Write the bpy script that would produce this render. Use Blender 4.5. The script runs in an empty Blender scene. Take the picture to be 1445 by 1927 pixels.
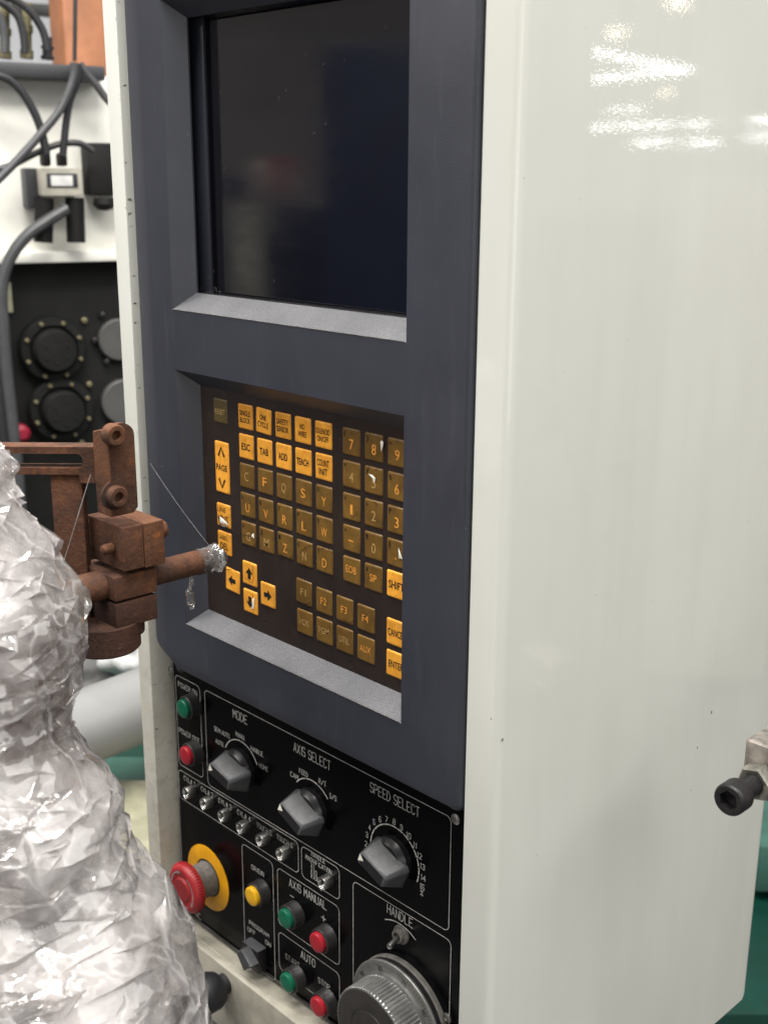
import bpy, bmesh, math, random
from math import sin, cos, pi, radians, sqrt
from mathutils import Vector, Matrix, noise, geometry
random.seed(7)
scene = bpy.context.scene
COL = scene.collection

# ------------------------------------------------------------------ camera
YAW, PITCH, ROLL, FPX = 0.8047046, 0.2750324, -0.0058889, 2199.21
PW, PH = 1445.0, 1927.0
CAM = Vector((0.6, -0.434918, 1.45))
FW = Vector((-sin(YAW)*cos(PITCH), cos(YAW)*cos(PITCH), -sin(PITCH)))
_r = Vector((cos(YAW), sin(YAW), 0)); _d = FW.cross(_r)
RT = _r*cos(ROLL) + _d*sin(ROLL)
DN = -_r*sin(ROLL) + _d*cos(ROLL)
cd = bpy.data.cameras.new('camera'); cam = bpy.data.objects.new('camera', cd); COL.objects.link(cam)
cam.matrix_world = Matrix.Translation(CAM) @ Matrix((RT, -DN, -FW)).transposed().to_4x4()
cd.sensor_fit = 'VERTICAL'; cd.sensor_height = 36.0; cd.lens = 36.0*FPX/PH
cd.clip_start = 0.02; cd.clip_end = 200
cd.dof.use_dof = True; cd.dof.focus_distance = 0.71; cd.dof.aperture_fstop = 12.5
scene.camera = cam

# ------------------------------------------------------------------ world, lamps, exposure
w = bpy.data.worlds.new('World'); scene.world = w; w.use_nodes = True
bg = w.node_tree.nodes['Background']
bg.inputs['Color'].default_value = (0.93, 0.97, 1.0, 1); bg.inputs['Strength'].default_value = 0.33
scene.view_settings.view_transform = 'Standard'; scene.view_settings.look = 'None'
cy = scene.cycles; cy.max_bounces = 6; cy.diffuse_bounces = 3; cy.glossy_bounces = 3; cy.transmission_bounces = 4; cy.transparent_max_bounces = 10
scene.view_settings.exposure = 0.0; scene.view_settings.gamma = 1.0

def area_lamp(name, loc, target, sx, sy, power, color=(1, .97, .92)):
    l = bpy.data.lights.new(name, 'AREA'); l.shape = 'RECTANGLE'; l.size = sx; l.size_y = sy
    l.energy = power; l.color = color
    o = bpy.data.objects.new(name, l); COL.objects.link(o); o.location = loc
    o.rotation_euler = (Vector(target)-Vector(loc)).to_track_quat('-Z', 'Y').to_euler()
    return o
for k in range(3):     # rows of fluorescent fittings overhead, in front and beyond
    area_lamp('ceiling_light', (0.60, -1.0+.42*k, 3.3), (0.55, -0.95+.42*k, 0), 1.5, .10, 30)
    area_lamp('ceiling_light', (-1.9+.5*k, -2.9+.35*k, 3.1), (0.0, 0.0, 1.3), 2.0, .14, 17)
area_lamp('added_fill_light', (3.3, -2.9, 1.35), (0.3, 0.1, 0.95), 1.8, 1.8, 20)  # added fill lamp, low at front right, to brighten the side panel
area_lamp('ceiling_light', (2.3, 1.0, 3.4), (0.3, 0.2, 1.0), 3.0, 2.2, 78)
area_lamp('ceiling_light', (-0.6, -0.2, 3.4), (-1.3, 0.6, 1.2), 1.8, 0.3, 110)

# ------------------------------------------------------------------ pixel -> point helpers
def ray(px, py):
    return FW + RT*((px-PW/2)/FPX) + DN*((py-PH/2)/FPX)
def F(px, py, y):
    d = ray(px, py); return CAM + d*((y-CAM.y)/d.y)
def FX(px, py, x):
    d = ray(px, py); return CAM + d*((x-CAM.x)/d.x)
def FZ(px, py, z):
    d = ray(px, py); return CAM + d*((z-CAM.z)/d.z)
def FD(px, py, depth):
    return CAM + ray(px, py)*depth

# ------------------------------------------------------------------ materials
class NT:
    def __init__(s, name):
        s.m = bpy.data.materials.new(name); s.m.use_nodes = True
        s.t = s.m.node_tree; s.n = s.t.nodes; s.bsdf = s.n['Principled BSDF']; s.out = s.n['Material Output']
        s.co = s.n.new('ShaderNodeTexCoord').outputs['Object']
    def link(s, a, b): s.t.links.new(a, b)
    def noise(s, scale, detail=4, rough=.55, vec=None, dist=0):
        n = s.n.new('ShaderNodeTexNoise'); n.inputs['Scale'].default_value = scale
        n.inputs['Detail'].default_value = detail; n.inputs['Roughness'].default_value = rough
        n.inputs['Distortion'].default_value = dist
        s.link(vec or s.co, n.inputs['Vector']); return n.outputs['Fac']
    def voronoi(s, scale, feature='F1', vec=None):
        n = s.n.new('ShaderNodeTexVoronoi'); n.feature = feature; n.inputs['Scale'].default_value = scale
        s.link(vec or s.co, n.inputs['Vector']); return n.outputs['Distance']
    def mapping(s, sc):
        n = s.n.new('ShaderNodeMapping'); n.inputs['Scale'].default_value = sc
        s.link(s.co, n.inputs['Vector']); return n.outputs['Vector']
    def ramp(s, fac, a, b, ca=(0, 0, 0), cb=(1, 1, 1)):
        n = s.n.new('ShaderNodeValToRGB'); e = n.color_ramp.elements
        e[0].position = a; e[1].position = b; e[0].color = (*ca, 1); e[1].color = (*cb, 1)
        s.link(fac, n.inputs['Fac']); return n.outputs['Color']
    def mix(s, fac, a, b, mode='MIX'):
        n = s.n.new('ShaderNodeMix'); n.data_type = 'RGBA'; n.blend_type = mode
        for sock, v in ((n.inputs[0], fac), (n.inputs[6], a), (n.inputs[7], b)):
            if isinstance(v, tuple): sock.default_value = (*v, 1)
            elif isinstance(v, (int, float)): sock.default_value = v
            else: s.link(v, sock)
        return n.outputs[2]
    def math(s, op, a, b=0.0):
        n = s.n.new('ShaderNodeMath'); n.operation = op
        for sock, v in ((n.inputs[0], a), (n.inputs[1], b)):
            if isinstance(v, (int, float)): sock.default_value = v
            else: s.link(v, sock)
        return n.outputs[0]
    def sep(s, axis):
        n = s.n.new('ShaderNodeSeparateXYZ'); s.link(s.co, n.inputs[0]); return n.outputs[axis]
    def fade(s, axis, a, b):
        n = s.n.new('ShaderNodeMapRange'); n.inputs['From Min'].default_value = a; n.inputs['From Max'].default_value = b
        s.link(s.sep(axis), n.inputs['Value']); return n.outputs[0]
    def bump(s, h, strength, dist):
        n = s.n.new('ShaderNodeBump'); n.inputs['Strength'].default_value = strength
        n.inputs['Distance'].default_value = dist; s.link(h, n.inputs['Height'])
        s.link(n.outputs['Normal'], s.bsdf.inputs['Normal']); return n
    def set(s, color=None, rough=None, metal=None, spec=None, coat=None, coat_r=None):
        for k, v in (('Base Color', color), ('Roughness', rough), ('Metallic', metal), ('Specular IOR Level', spec), ('Coat Weight', coat), ('Coat Roughness', coat_r)):
            if v is None: continue
            if isinstance(v, tuple): s.bsdf.inputs[k].default_value = (*v, 1)
            elif isinstance(v, (int, float)): s.bsdf.inputs[k].default_value = v
            else: s.link(v, s.bsdf.inputs[k])
        return s

M = {}
def simple(key, c, rough=.5, metal=0, var=.25, scale=60, bump=0, bscale=400, spec=.5, coat=0):
    t = NT(key); f = t.ramp(t.noise(scale, 5), .3, .7)
    lo = tuple(x*(1-var) for x in c); hi = tuple(min(1, x*(1+var*.6)) for x in c)
    t.set(color=t.mix(f, lo, hi), metal=metal, spec=spec, coat=coat, coat_r=.08)
    t.set(rough=t.math('ADD', rough-.06, t.math('MULTIPLY', t.noise(scale*2.3, 3), .12)))
    if bump: t.bump(t.noise(bscale, 3), bump, .0006)
    M[key] = t.m; return t

# cream paint: gloss sheet metal with orange peel, faint stains, chips
def cream(key, rough, peel, grime_shade, coat=0.0, gk=.5):
    t = NT(key)
    base = t.mix(t.ramp(t.noise(6, 5), .35, .7), (.625, .63, .575), (.665, .67, .620))
    streak = t.ramp(t.noise(9, 5, vec=t.mapping((6, 6, .5))), .45, .8)
    base = t.mix(t.math('MULTIPLY', streak, .16), base, (.50, .49, .45))
    smear = t.math('MULTIPLY', t.ramp(t.noise(7, 6, .65), .58, .74), t.ramp(t.noise(60, 6, .75), .38, .68))
    base = t.mix(t.math('MULTIPLY', smear, .16), base, (.36, .35, .32))
    spots = t.ramp(t.noise(210, 2), .79, .81)
    base = t.mix(t.math('MULTIPLY', spots, .35), base, (.16, .14, .12))
    if grime_shade:
        g = t.math('MULTIPLY', t.ramp(t.noise(34, 8, .72), .42, .66), t.fade(2, *grime_shade))
        base = t.mix(t.math('MULTIPLY', g, gk), base, (.30, .26, .19))
        g2 = t.math('MULTIPLY', t.ramp(t.noise(120, 5, .7), .52, .62), t.fade(2, *grime_shade))
        base = t.mix(t.math('MULTIPLY', g2, gk*.6), base, (.12, .10, .085))
        base = t.mix(t.math('MULTIPLY', t.fade(2, *grime_shade), gk*.8), base, (.54, .465, .33))  # smooth yellowish fade: overhead light falling off downwards, put into the colour
    t.set(color=base, rough=rough, coat=coat, coat_r=t.math('ADD', .02, t.math('MULTIPLY', t.ramp(t.noise(11, 6, .65), .5, .75), .10)))
    h = t.math('ADD', t.noise(420, 2, .5), t.math('MULTIPLY', t.noise(45, 2), .5))
    b = t.bump(h, peel, .0006)
    if coat: t.link(b.outputs['Normal'], t.bsdf.inputs['Coat Normal'])
    M[key] = t.m; return t
cream('cream_side', .34, .026, None, .9)
cream('cream_front', .42, .05, None, .25)
cream('cream_post', .5, .05, (.1, -.42), .1, .5)
cream('cream_sill', .5, .1, (.05, .02), .05, 1.0)

simple('sill_paint', (.37, .345, .285), .5, var=.45, scale=26, bump=.1)
# slate plastic of the bezel
t = NT('slate_plastic')
c = t.mix(t.ramp(t.noise(14, 6, .6), .35, .68), (.021, .0235, .034), (.029, .032, .045))
c = t.mix(t.math('MULTIPLY', t.ramp(t.noise(30, 6, .7, vec=t.mapping((5, 5, .6))), .55, .8), .28), c, (.085, .088, .098))
c = t.mix(t.math('MULTIPLY', t.ramp(t.noise(420, 2), .775, .80), .5), c, (.30, .30, .29))
t.set(color=c, rough=t.math('ADD', .36, t.math('MULTIPLY', t.noise(20, 5), .16)), spec=.75)
t.bump(t.noise(1500, 2), .22, .0005); M['slate'] = t.m
# dusty upward faces keep the same plastic but carry pale dust
t = NT('slate_dusty')
c = t.mix(t.ramp(t.noise(900, 2), .3, .7), (.075, .075, .083), (.150, .150, .158))
c = t.mix(t.ramp(t.noise(25, 5), .3, .75), c, (.070, .071, .080))
t.set(color=c, rough=.5); t.bump(t.noise(1500, 2), .5, .0005); M['slate_dusty'] = t.m

# black anodised control panel
t = NT('panel_black')
c = t.mix(t.math('MULTIPLY', t.ramp(t.noise(500, 3, .7), .70, .78), .25), (.0022, .002, .0024), (.08, .075, .07))
c = t.mix(t.math('MULTIPLY', t.ramp(t.noise(8, 5), .45, .8), .3), c, (.006, .005, .005))
t.set(color=c, rough=.2, spec=.12); M['panel'] = t.m
simple('print_white', (.56, .55, .52), .5, var=.35, scale=300)
simple('print_dim', (.30, .29, .27), .5, var=.5, scale=300)
simple('print_black', (.012, .011, .010), .4, var=.2)
simple('print_orange', (.70, .29, .05), .4, var=.2, scale=200)
simple('print_faded', (.40, .25, .09), .45, var=.3, scale=200)

# membrane keypad
t = NT('membrane')
c = t.mix(t.ramp(t.noise(40, 5), .3, .7), (.020, .014, .012), (.030, .021, .017))
c = t.mix(t.math('MULTIPLY', t.ramp(t.noise(60, 7, .75), .58, .75), .25), c, (.075, .055, .04))
t.set(color=c, rough=t.math('ADD', .2, t.math('MULTIPLY', t.noise(70, 4), .2)), spec=.45); t.bump(t.noise(90, 2), .12, .001); M['membrane'] = t.m
def keymat(key, lo, hi, dirt):
    t = NT(key)
    oi = t.n.new('ShaderNodeObjectInfo')
    mp = t.n.new('ShaderNodeMapping'); t.link(t.co, mp.inputs['Vector'])
    cb = t.n.new('ShaderNodeCombineXYZ'); r = t.math('MULTIPLY', oi.outputs['Random'], 7.3)
    for i in range(3): t.link(r, cb.inputs[i])
    t.link(cb.outputs[0], mp.inputs['Location']); v = mp.outputs['Vector']
    c = t.mix(t.ramp(t.noise(110, 5, .6, vec=v), .32, .68), lo, hi)
    c = t.mix(t.math('MULTIPLY', t.ramp(t.noise(150, 8, .78, vec=v), .50, .70), .6), c, dirt)
    br = t.math('ADD', .86, t.math('MULTIPLY', oi.outputs['Random'], .26))
    hsv = t.n.new('ShaderNodeHueSaturation'); t.link(c, hsv.inputs['Color']); t.link(br, hsv.inputs['Value'])
    t.set(color=hsv.outputs[0], rough=t.math('ADD', .26, t.math('MULTIPLY', t.noise(150, 3, vec=v), .25)), spec=.4)
    t.bump(t.noise(130, 3, vec=v), .25, .001); M[key] = t.m
keymat('key_amber', (.68, .285, .028), (.86, .385, .046), (.36, .155, .02))
keymat('key_olive', (.115, .060, .012), (.175, .094, .019), (.055, .032, .011))
keymat('key_dim', (.085, .060, .022), (.115, .082, .03), (.05, .04, .02))
simple('torn_white', (.78, .75, .66), .5, var=.1)
simple('crack', (.02, .012, .006), .5, var=.2)

simple('button_collar', (.022, .020, .020), .45, var=.4, scale=150, bump=.2)
simple('button_green', (.004, .105, .055), .3, var=.2, scale=120, bump=.1, bscale=900)
simple('button_red', (.33, .014, .024), .3, var=.2, scale=120, bump=.1, bscale=900)
simple('button_yellow', (.70, .38, .012), .3, var=.15, scale=120)
simple('estop_red', (.32, .018, .022), .42, var=.25, scale=90, bump=.25, bscale=700)
simple('estop_red_dark', (.25, .018, .02), .45, var=.25, scale=90, bump=.25, bscale=700)
simple('plate_yellow', (.74, .34, .006), .42, var=.16, scale=70)
simple('grey_dusty', (.13, .122, .112), .65, var=.4, scale=240, bump=.4, bscale=1200)
simple('knob_grey', (.062, .063, .067), .42, var=.3, scale=160, bump=.4, bscale=1300)
simple('knob_dark', (.014, .013, .014), .3, var=.3, scale=160)
simple('steel_dull', (.42, .41, .39), .38, 1, var=.35, scale=200, bump=.1)
simple('steel_bright', (.80, .79, .76), .18, 1, var=.1)
simple('aluminium_dial', (.22, .215, .205), .5, .6, var=.25, scale=120, bump=.15, bscale=900)
simple('aluminium_knurl', (.36, .36, .35), .35, .85, var=.25, scale=150)
simple('cap_dark', (.036, .032, .029), .45, var=.35, scale=70, bump=.1)
simple('black_rubber', (.012, .012, .014), .45, var=.3, scale=50)

# screen glass
t = NT('screen_glass')
c = t.mix(t.math('MULTIPLY', t.ramp(t.noise(700, 2), .77, .79), .35), (.0035, .0035, .0055), (.3, .3, .3))
t.set(color=c, rough=t.math('ADD', .05, t.math('MULTIPLY', t.ramp(t.noise(14, 6, .7, vec=t.mapping((.6, 1, 3))), .4, .8), .10)), spec=.95)
M['glass'] = t.m

# rust
def rust(key, a, b, c2):
    t = NT(key)
    c = t.mix(t.ramp(t.noise(46, 9, .74), .38, .62), a, b)
    c = t.mix(t.ramp(t.noise(120, 8, .8), .53, .64), c, c2)
    c = t.mix(t.math('MULTIPLY', t.ramp(t.noise(26, 7, .7), .46, .62), .8), c, (.022, .015, .013))
    c = t.mix(t.math('MULTIPLY', t.ramp(t.noise(300, 5, .7), .60, .72), .4), c, (.19, .10, .06))
    t.set(color=c, rough=.78, spec=.3); t.bump(t.noise(240, 7, .75), .9, .0014); M[key] = t.m
rust('rust', (.066, .029, .017), (.145, .062, .034), (.19, .070, .022))
rust('rust_orange', (.09, .037, .018), (.19, .082, .042), (.27, .092, .022))
rust('rust_dark', (.042, .019, .013), (.088, .039, .024), (.085, .036, .016))

# clear crumpled film: creases whiten, flat bits stay clear, gloss everywhere
def film(key, transp, tint, bstr, sc, bd, gloss=.30, vary=True):
    t = NT(key)
    wob = t.n.new('ShaderNodeTexNoise'); wob.inputs['Scale'].default_value = sc*.5; wob.inputs['Detail'].default_value = 3; t.link(t.co, wob.inputs['Vector'])
    va = t.n.new('ShaderNodeVectorMath'); va.operation = 'MULTIPLY_ADD'; t.link(wob.outputs['Color'], va.inputs[0]); va.inputs[1].default_value = (2.0/sc,)*3
    mp = t.mapping((1, 1, .5)); t.link(mp, va.inputs[2]); v = va.outputs[0]
    e1 = t.voronoi(sc, 'DISTANCE_TO_EDGE', v)
    k1 = t.ramp(e1, .0, .07, (1, 1, 1), (0, 0, 0))
    h = t.math('ADD', t.math('MULTIPLY', t.ramp(e1, 0, .5), .8), t.math('MULTIPLY', t.noise(sc*.9, 3, .5, vec=v), 1.0))
    bn = t.bump(h, bstr, bd)
    df = t.n.new('ShaderNodeBsdfDiffuse'); df.inputs['Color'].default_value = (*tint, 1); t.link(bn.outputs['Normal'], df.inputs['Normal'])
    tl = t.n.new('ShaderNodeBsdfTranslucent'); tl.inputs['Color'].default_value = (*tint, 1); t.link(bn.outputs['Normal'], tl.inputs['Normal'])
    gl = t.n.new('ShaderNodeBsdfGlossy'); gl.inputs['Roughness'].default_value = .09; gl.inputs['Color'].default_value = (.95, .95, .96, 1); t.link(bn.outputs['Normal'], gl.inputs['Normal'])
    tr = t.n.new('ShaderNodeBsdfTransparent'); tr.inputs['Color'].default_value = (.97, .96, .95, 1)
    m0 = t.n.new('ShaderNodeMixShader'); m0.inputs[0].default_value = .45; t.link(df.outputs[0], m0.inputs[1]); t.link(tl.outputs[0], m0.inputs[2])
    m2 = t.n.new('ShaderNodeMixShader'); f = t.ramp(t.noise(20, 5, .6), .36, .66, (max(0, transp-.28),)*3, (min(.97, transp+.22),)*3)
    f = t.math('MULTIPLY', f, t.math('SUBTRACT', 1.0, t.math('MULTIPLY', k1, .30)))
    t.link(f, m2.inputs[0]); t.link(m0.outputs[0], m2.inputs[1]); t.link(tr.outputs[0], m2.inputs[2])
    fr = t.n.new('ShaderNodeFresnel'); fr.inputs['IOR'].default_value = 1.5; t.link(bn.outputs['Normal'], fr.inputs['Normal'])
    m3 = t.n.new('ShaderNodeMixShader'); t.link(t.math('MULTIPLY', t.math('ADD', fr.outputs[0], .05), gloss/.12), m3.inputs[0])
    t.link(m2.outputs[0], m3.inputs[1]); t.link(gl.outputs[0], m3.inputs[2])
    t.link(m3.outputs[0], t.out.inputs['Surface']); M[key] = t.m
film('bag_film', .83, (.80, .77, .765), .22, 38, .007, .085)
film('bag_film_inner', .66, (.66, .61, .59), .14, 30, .008, .05)
film('scrap_film', .92, (.5, .5, .5), .3, 110, .003, .11)
film('thread_film', .60, (.6, .6, .6), .1, 200, .001, .1)

# background machine
simple('bg_white', (.78, .77, .71), .5, var=.16, scale=9)
simple('bg_black', (.009, .009, .009), .6, var=.3, scale=20, spec=.2)
simple('bg_band', (.028, .029, .033), .5, var=.2, scale=20)
simple('bg_cable', (.018, .018, .020), .45, var=.2)
simple('bg_cable_grey', (.050, .051, .055), .45, var=.2)
simple('bg_valve', (.42, .40, .34), .5, var=.2, scale=40)
simple('bg_label', (.66, .66, .64), .5, var=.1)
simple('bg_brass', (.20, .175, .10), .5, .5, var=.25, scale=80)
simple('bg_disc', (.065, .065, .063), .6, var=.2, scale=15)
simple('bg_tag', (.30, .29, .20), .6, var=.25, scale=40)
simple('bg_red', (.30, .012, .035), .5)
simple('wood', (.32, .13, .06), .6, var=.3, scale=14)
simple('pipe_grey', (.25, .25, .247), .4, var=.12, scale=12)
simple('green_paint', (.002, .036, .024), .4, var=.25, scale=16)
simple('mint_paint', (.04, .11, .085), .5, var=.3, scale=18)
simple('cloth_white', (.72, .72, .72), .7, var=.15, scale=20)
simple('floor_dark', (.09, .088, .084), .7, var=.4, scale=3)
simple('wall_white', (.74, .75, .78), .7, var=.08, scale=2)
simple('oxide_steel', (.022, .020, .021), .42, .35, var=.35, scale=200, bump=.15, bscale=900)
simple('zinc_nut', (.30, .29, .25), .45, .6, var=.45, scale=150, bump=.25, bscale=600)
simple('worn_steel', (.30, .27, .24), .45, .5, var=.7, scale=110, bump=.3, bscale=500)

def emis(key, c, s):
    t = NT(key); e = t.n.new('ShaderNodeEmission'); e.inputs[0].default_value = (*c, 1); e.inputs[1].default_value = s
    t.link(e.outputs[0], t.out.inputs[0]); M[key] = t.m
emis('tube_light', (1, 1, .98), 17)
emis('bulb_light', (1, .86, .62), 13)

# ------------------------------------------------------------------ object helpers
WL = {}
def link(o, loc, parent):
    COL.objects.link(o); loc = Vector(loc)
    if parent is not None:
        o.parent = parent; o.location = loc - WL[parent.name]
    else: o.location = loc
    WL[o.name] = loc.copy(); return o
def tag(o, label, cat, group=None):
    o['label'] = label; o['category'] = cat
    if group: o['group'] = group
    return o
def thing(name, loc, label, cat, group=None):
    o = bpy.data.objects.new(name, None); o.empty_display_size = .02
    link(o, loc, None); return tag(o, label, cat, group)
def finish(me, sharp=35):
    if len(me.polygons):
        me.polygons.foreach_set('use_smooth', [True]*len(me.polygons)); me.set_sharp_from_angle(angle=radians(sharp))
    me.update()
def obj(name, bm, mats, parent=None, sharp=35, origin=None):
    """one mesh object from a bmesh given in world coordinates"""
    if origin is None:
        xs = [v.co for v in bm.verts]
        origin = Vector([(min(c[i] for c in xs)+max(c[i] for c in xs))/2 for i in range(3)])
    bmesh.ops.translate(bm, verts=bm.verts, vec=-Vector(origin))
    me = bpy.data.meshes.new(name); bm.to_mesh(me); bm.free()
    for k in ([mats] if isinstance(mats, str) else mats): me.materials.append(M[k])
    finish(me, sharp)
    return link(bpy.data.objects.new(name, me), origin, parent)
def BM(): return bmesh.new()
def face(bm, pts, mi=0):
    f = bm.faces.new([bm.verts.new(p) for p in pts]); f.material_index = mi; return f
def loops(bm, rings, closed=True, cap0=False, cap1=False, mi=0):
    """skin consecutive rings of points"""
    vs = [[bm.verts.new(p) for p in r] for r in rings]; n = len(vs[0])
    for a, b in zip(vs, vs[1:]):
        for i in range(n if closed else n-1):
            j = (i+1) % n; f = bm.faces.new((a[i], a[j], b[j], b[i])); f.material_index = mi
    if cap0: bm.faces.new(vs[0][::-1]).material_index = mi
    if cap1: bm.faces.new(vs[-1]).material_index = mi
    return vs
def fixn(bm): bmesh.ops.recalc_face_normals(bm, faces=bm.faces); return bm
def box(bm, a, b, bev=0.0, seg=2, mi=0):
    a, b = Vector(a), Vector(b); lo = Vector(map(min, a, b)); hi = Vector(map(max, a, b))
    m = Matrix.Translation((lo+hi)/2) @ Matrix.Diagonal((*(hi-lo), 1))
    r = bmesh.ops.create_cube(bm, size=1, matrix=m)
    if bev:
        es = list({e for v in r['verts'] for e in v.link_edges})
        bmesh.ops.bevel(bm, geom=es, offset=bev, segments=seg, profile=.6, affect='EDGES')
    if mi:
        for f in bm.faces: f.material_index = mi
    return bm
def frame_from(axis):
    a = Vector(axis).normalized(); u = a.orthogonal().normalized()
    if abs(a.y) > .9: u = Vector((1, 0, 0)); u = (u-a*u.dot(a)).normalized()
    return a, u, a.cross(u)
def lathe(bm, base, axis, prof, n=40, cap0=True, cap1=True, mi=0, phase=0):
    """prof: (distance along axis, radius)"""
    a, u, v = frame_from(axis); base = Vector(base)
    rings = [[base + a*h + (u*cos(2*pi*i/n+phase)+v*sin(2*pi*i/n+phase))*r for i in range(n)] for h, r in prof]
    loops(bm, rings, True, cap0, cap1, mi); return fixn(bm)
def spline(pts, k=8):
    P = [Vector(p) for p in pts]; out = []
    for i in range(len(P)-1):
        p0 = P[max(i-1, 0)]; p1 = P[i]; p2 = P[i+1]; p3 = P[min(i+2, len(P)-1)]
        for j in range(k):
            t = j/k
            out.append(.5*((2*p1)+(p2-p0)*t+(2*p0-5*p1+4*p2-p3)*t*t+(3*p1-p0-3*p2+p3)*t**3))
    return out+[P[-1]]
def tube(bm, path, r, n=10, mi=0):
    rings = []; u = None
    for i, p in enumerate(path):
        d = (path[min(i+1, len(path)-1)]-path[max(i-1, 0)]).normalized()
        if u is None: u = d.orthogonal().normalized()
        u = (u-d*u.dot(d)).normalized(); v = d.cross(u)
        rr = r[i] if isinstance(r, (list, tuple)) else r
        rings.append([p+(u*cos(2*pi*k/n)+v*sin(2*pi*k/n))*rr for k in range(n)])
    loops(bm, rings, True, True, True, mi); return fixn(bm)
def rrect(x0, x1, z0, z1, r, n=4):
    out = []
    for cx, cz, a0 in ((x1-r, z1-r, 0), (x0+r, z1-r, pi/2), (x0+r, z0+r, pi), (x1-r, z0+r, 1.5*pi)):
        for i in range(n+1):
            a = a0+pi/2*i/n; out.append((cx+r*cos(a), cz+r*sin(a)))
    return out
def ribbon(bm, pts, wd, y, closed=False, mi=0):
    """flat printed line on a plane Y=y; pts in (x,z)"""
    P = [Vector(p) for p in pts]; n = len(P); A = []; B = []
    for i in range(n):
        if closed: d = P[(i+1) % n]-P[i-1]
        else: d = P[min(i+1, n-1)]-P[max(i-1, 0)]
        d.normalize(); q = Vector((-d.y, d.x))*wd/2
        A.append(bm.verts.new((P[i].x+q.x, y, P[i].y+q.y))); B.append(bm.verts.new((P[i].x-q.x, y, P[i].y-q.y)))
    for i in range(n if closed else n-1):
        j = (i+1) % n; f = bm.faces.new((A[i], A[j], B[j], B[i])); f.material_index = mi
    for f in bm.faces:
        f.normal_update()
        if f.normal.y > 0: f.normal_flip()
    return bm

_TC = {}
def glyphs(s, bold=0.0):
    """outline text -> flat triangles in a unit box (x right, y up), cap height 1"""
    key = (s, bold)
    if key not in _TC:
        cu = bpy.data.curves.new('t', 'FONT'); cu.body = s; cu.resolution_u = 3; cu.offset = bold
        cu.fill_mode = 'FRONT'; ob = bpy.data.objects.new('t', cu)
        me = ob.to_mesh(); vs = [(v.co.x, v.co.y) for v in me.vertices]; fs = [tuple(p.vertices) for p in me.polygons]
        ob.to_mesh_clear(); bpy.data.objects.remove(ob); bpy.data.curves.remove(cu)
        x0 = min(v[0] for v in vs); x1 = max(v[0] for v in vs)
        _TC[key] = ([((x-x0)/(x1-x0)-.5, y) for x, y in vs], fs, x1-x0)
    return _TC[key]
CAPH = [None]
def caph():
    if CAPH[0] is None:
        vs, _, _ = glyphs('H'); CAPH[0] = max(v[1] for v in vs)
    return CAPH[0]
def add_text(bm, s, x, z, y, width, h, mi=0, bold=0.0, rot=0.0):
    """centre (x,z), cap height h, fitted to width"""
    vs, fs, w0 = glyphs(s, bold); k = h/caph(); cr, sr = cos(rot), sin(rot)
    bv = []
    for a, b in vs:
        lx = a*width; lz = b*k-h/2; bv.append(bm.verts.new((x+lx*cr-lz*sr, y, z+lx*sr+lz*cr)))
    for f in fs:
        try: q = bm.faces.new([bv[i] for i in f])
        except ValueError: continue
        q.material_index = mi; q.normal_update()
        if q.normal.y > 0: q.normal_flip()

# single-stroke engraving letters on a 4 x 6 grid
SF = {'A': ['00 26 40', '0.8,2 3.2,2'], 'B': ['00 06 36 45 44 33 03', '33 42 41 30 00'], 'C': ['45 36 16 05 01 10 30 41'], 'D': ['00 06 26 44 42 20 00'], 'E': ['40 00 06 46', '03 33'], 'F': ['00 06 46', '03 33'],
 'G': ['45 36 16 05 01 10 30 41 43 23'], 'H': ['00 06', '40 46', '03 43'], 'I': ['20 26'], 'L': ['06 00 40'], 'M': ['00 06 2,2.4 46 40'], 'N': ['00 06 40 46'], 'O': ['10 01 05 16 36 45 41 30 10'], 'P': ['00 06 36 45 44 33 03'],
 'R': ['00 06 36 45 44 33 03', '23 40'], 'S': ['45 36 16 05 04 13 33 42 41 30 10 01'], 'T': ['06 46', '20 26'], 'U': ['06 01 10 30 41 46'], 'V': ['06 20 46'], 'W': ['06 10 23 30 46'], 'X': ['00 46', '06 40'], 'Y': ['06 23 46', '20 23'],
 '#': ['10 1.6,6', '2.6,0 3.2,6', '02 42', '04 44'], '/': ['00 46'], '%': ['00 46', '05 16 25 14 05', '21 32 41 30 21'], '.': ['1.8,0 2.2,0'], ' ': [], '+': ['03 43', '21 25'], '-': ['13 33'],
 '0': ['10 01 05 16 36 45 41 30 10'], '1': ['15 26 20'], '2': ['05 16 36 45 44 00 40'], '3': ['05 16 36 45 44 33 13', '33 42 41 30 10 01'], '4': ['30 36 02 42'], '5': ['46 06 03 33 42 41 30 10 01'], '6': ['45 36 16 05 01 10 30 41 42 33 03'],
 '7': ['06 46 10'], '8': ['13 04 05 16 36 45 44 33 13', '13 02 01 10 30 41 42 33'], '9': ['43 13 04 05 16 36 45 41 30 10 01']}
def stroke_text(bm, s, x, z, y, width, h, wd):
    adv = [2.2 if c in '.I' else (3.2 if c == ' ' else (4.6 if c == '1' else 5.6)) for c in s]; tot = sum(adv)-1.6; cur = 0; kx = width/tot; kz = h/6; n_ = 0
    for c, a_ in zip(s, adv):
        off = -1 if c in '.I' else 0
        for st in SF.get(c, []):
            pts = []
            for tk in st.split():
                gx, gz = (map(float, tk.split(',')) if ',' in tk else (float(tk[0]), float(tk[1])))
                pts.append((x-width/2+(cur+gx+off)*kx, z-h/2+gz*kz))
            for pa_, pb_ in zip(pts, pts[1:]):
                dv = (Vector(pb_)-Vector(pa_)).normalized()*wd*.35
                ribbon(bm, [Vector(pa_)-dv, Vector(pb_)+dv], wd, y-.000005*(n_ % 7)); n_ += 1
        cur += a_

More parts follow.
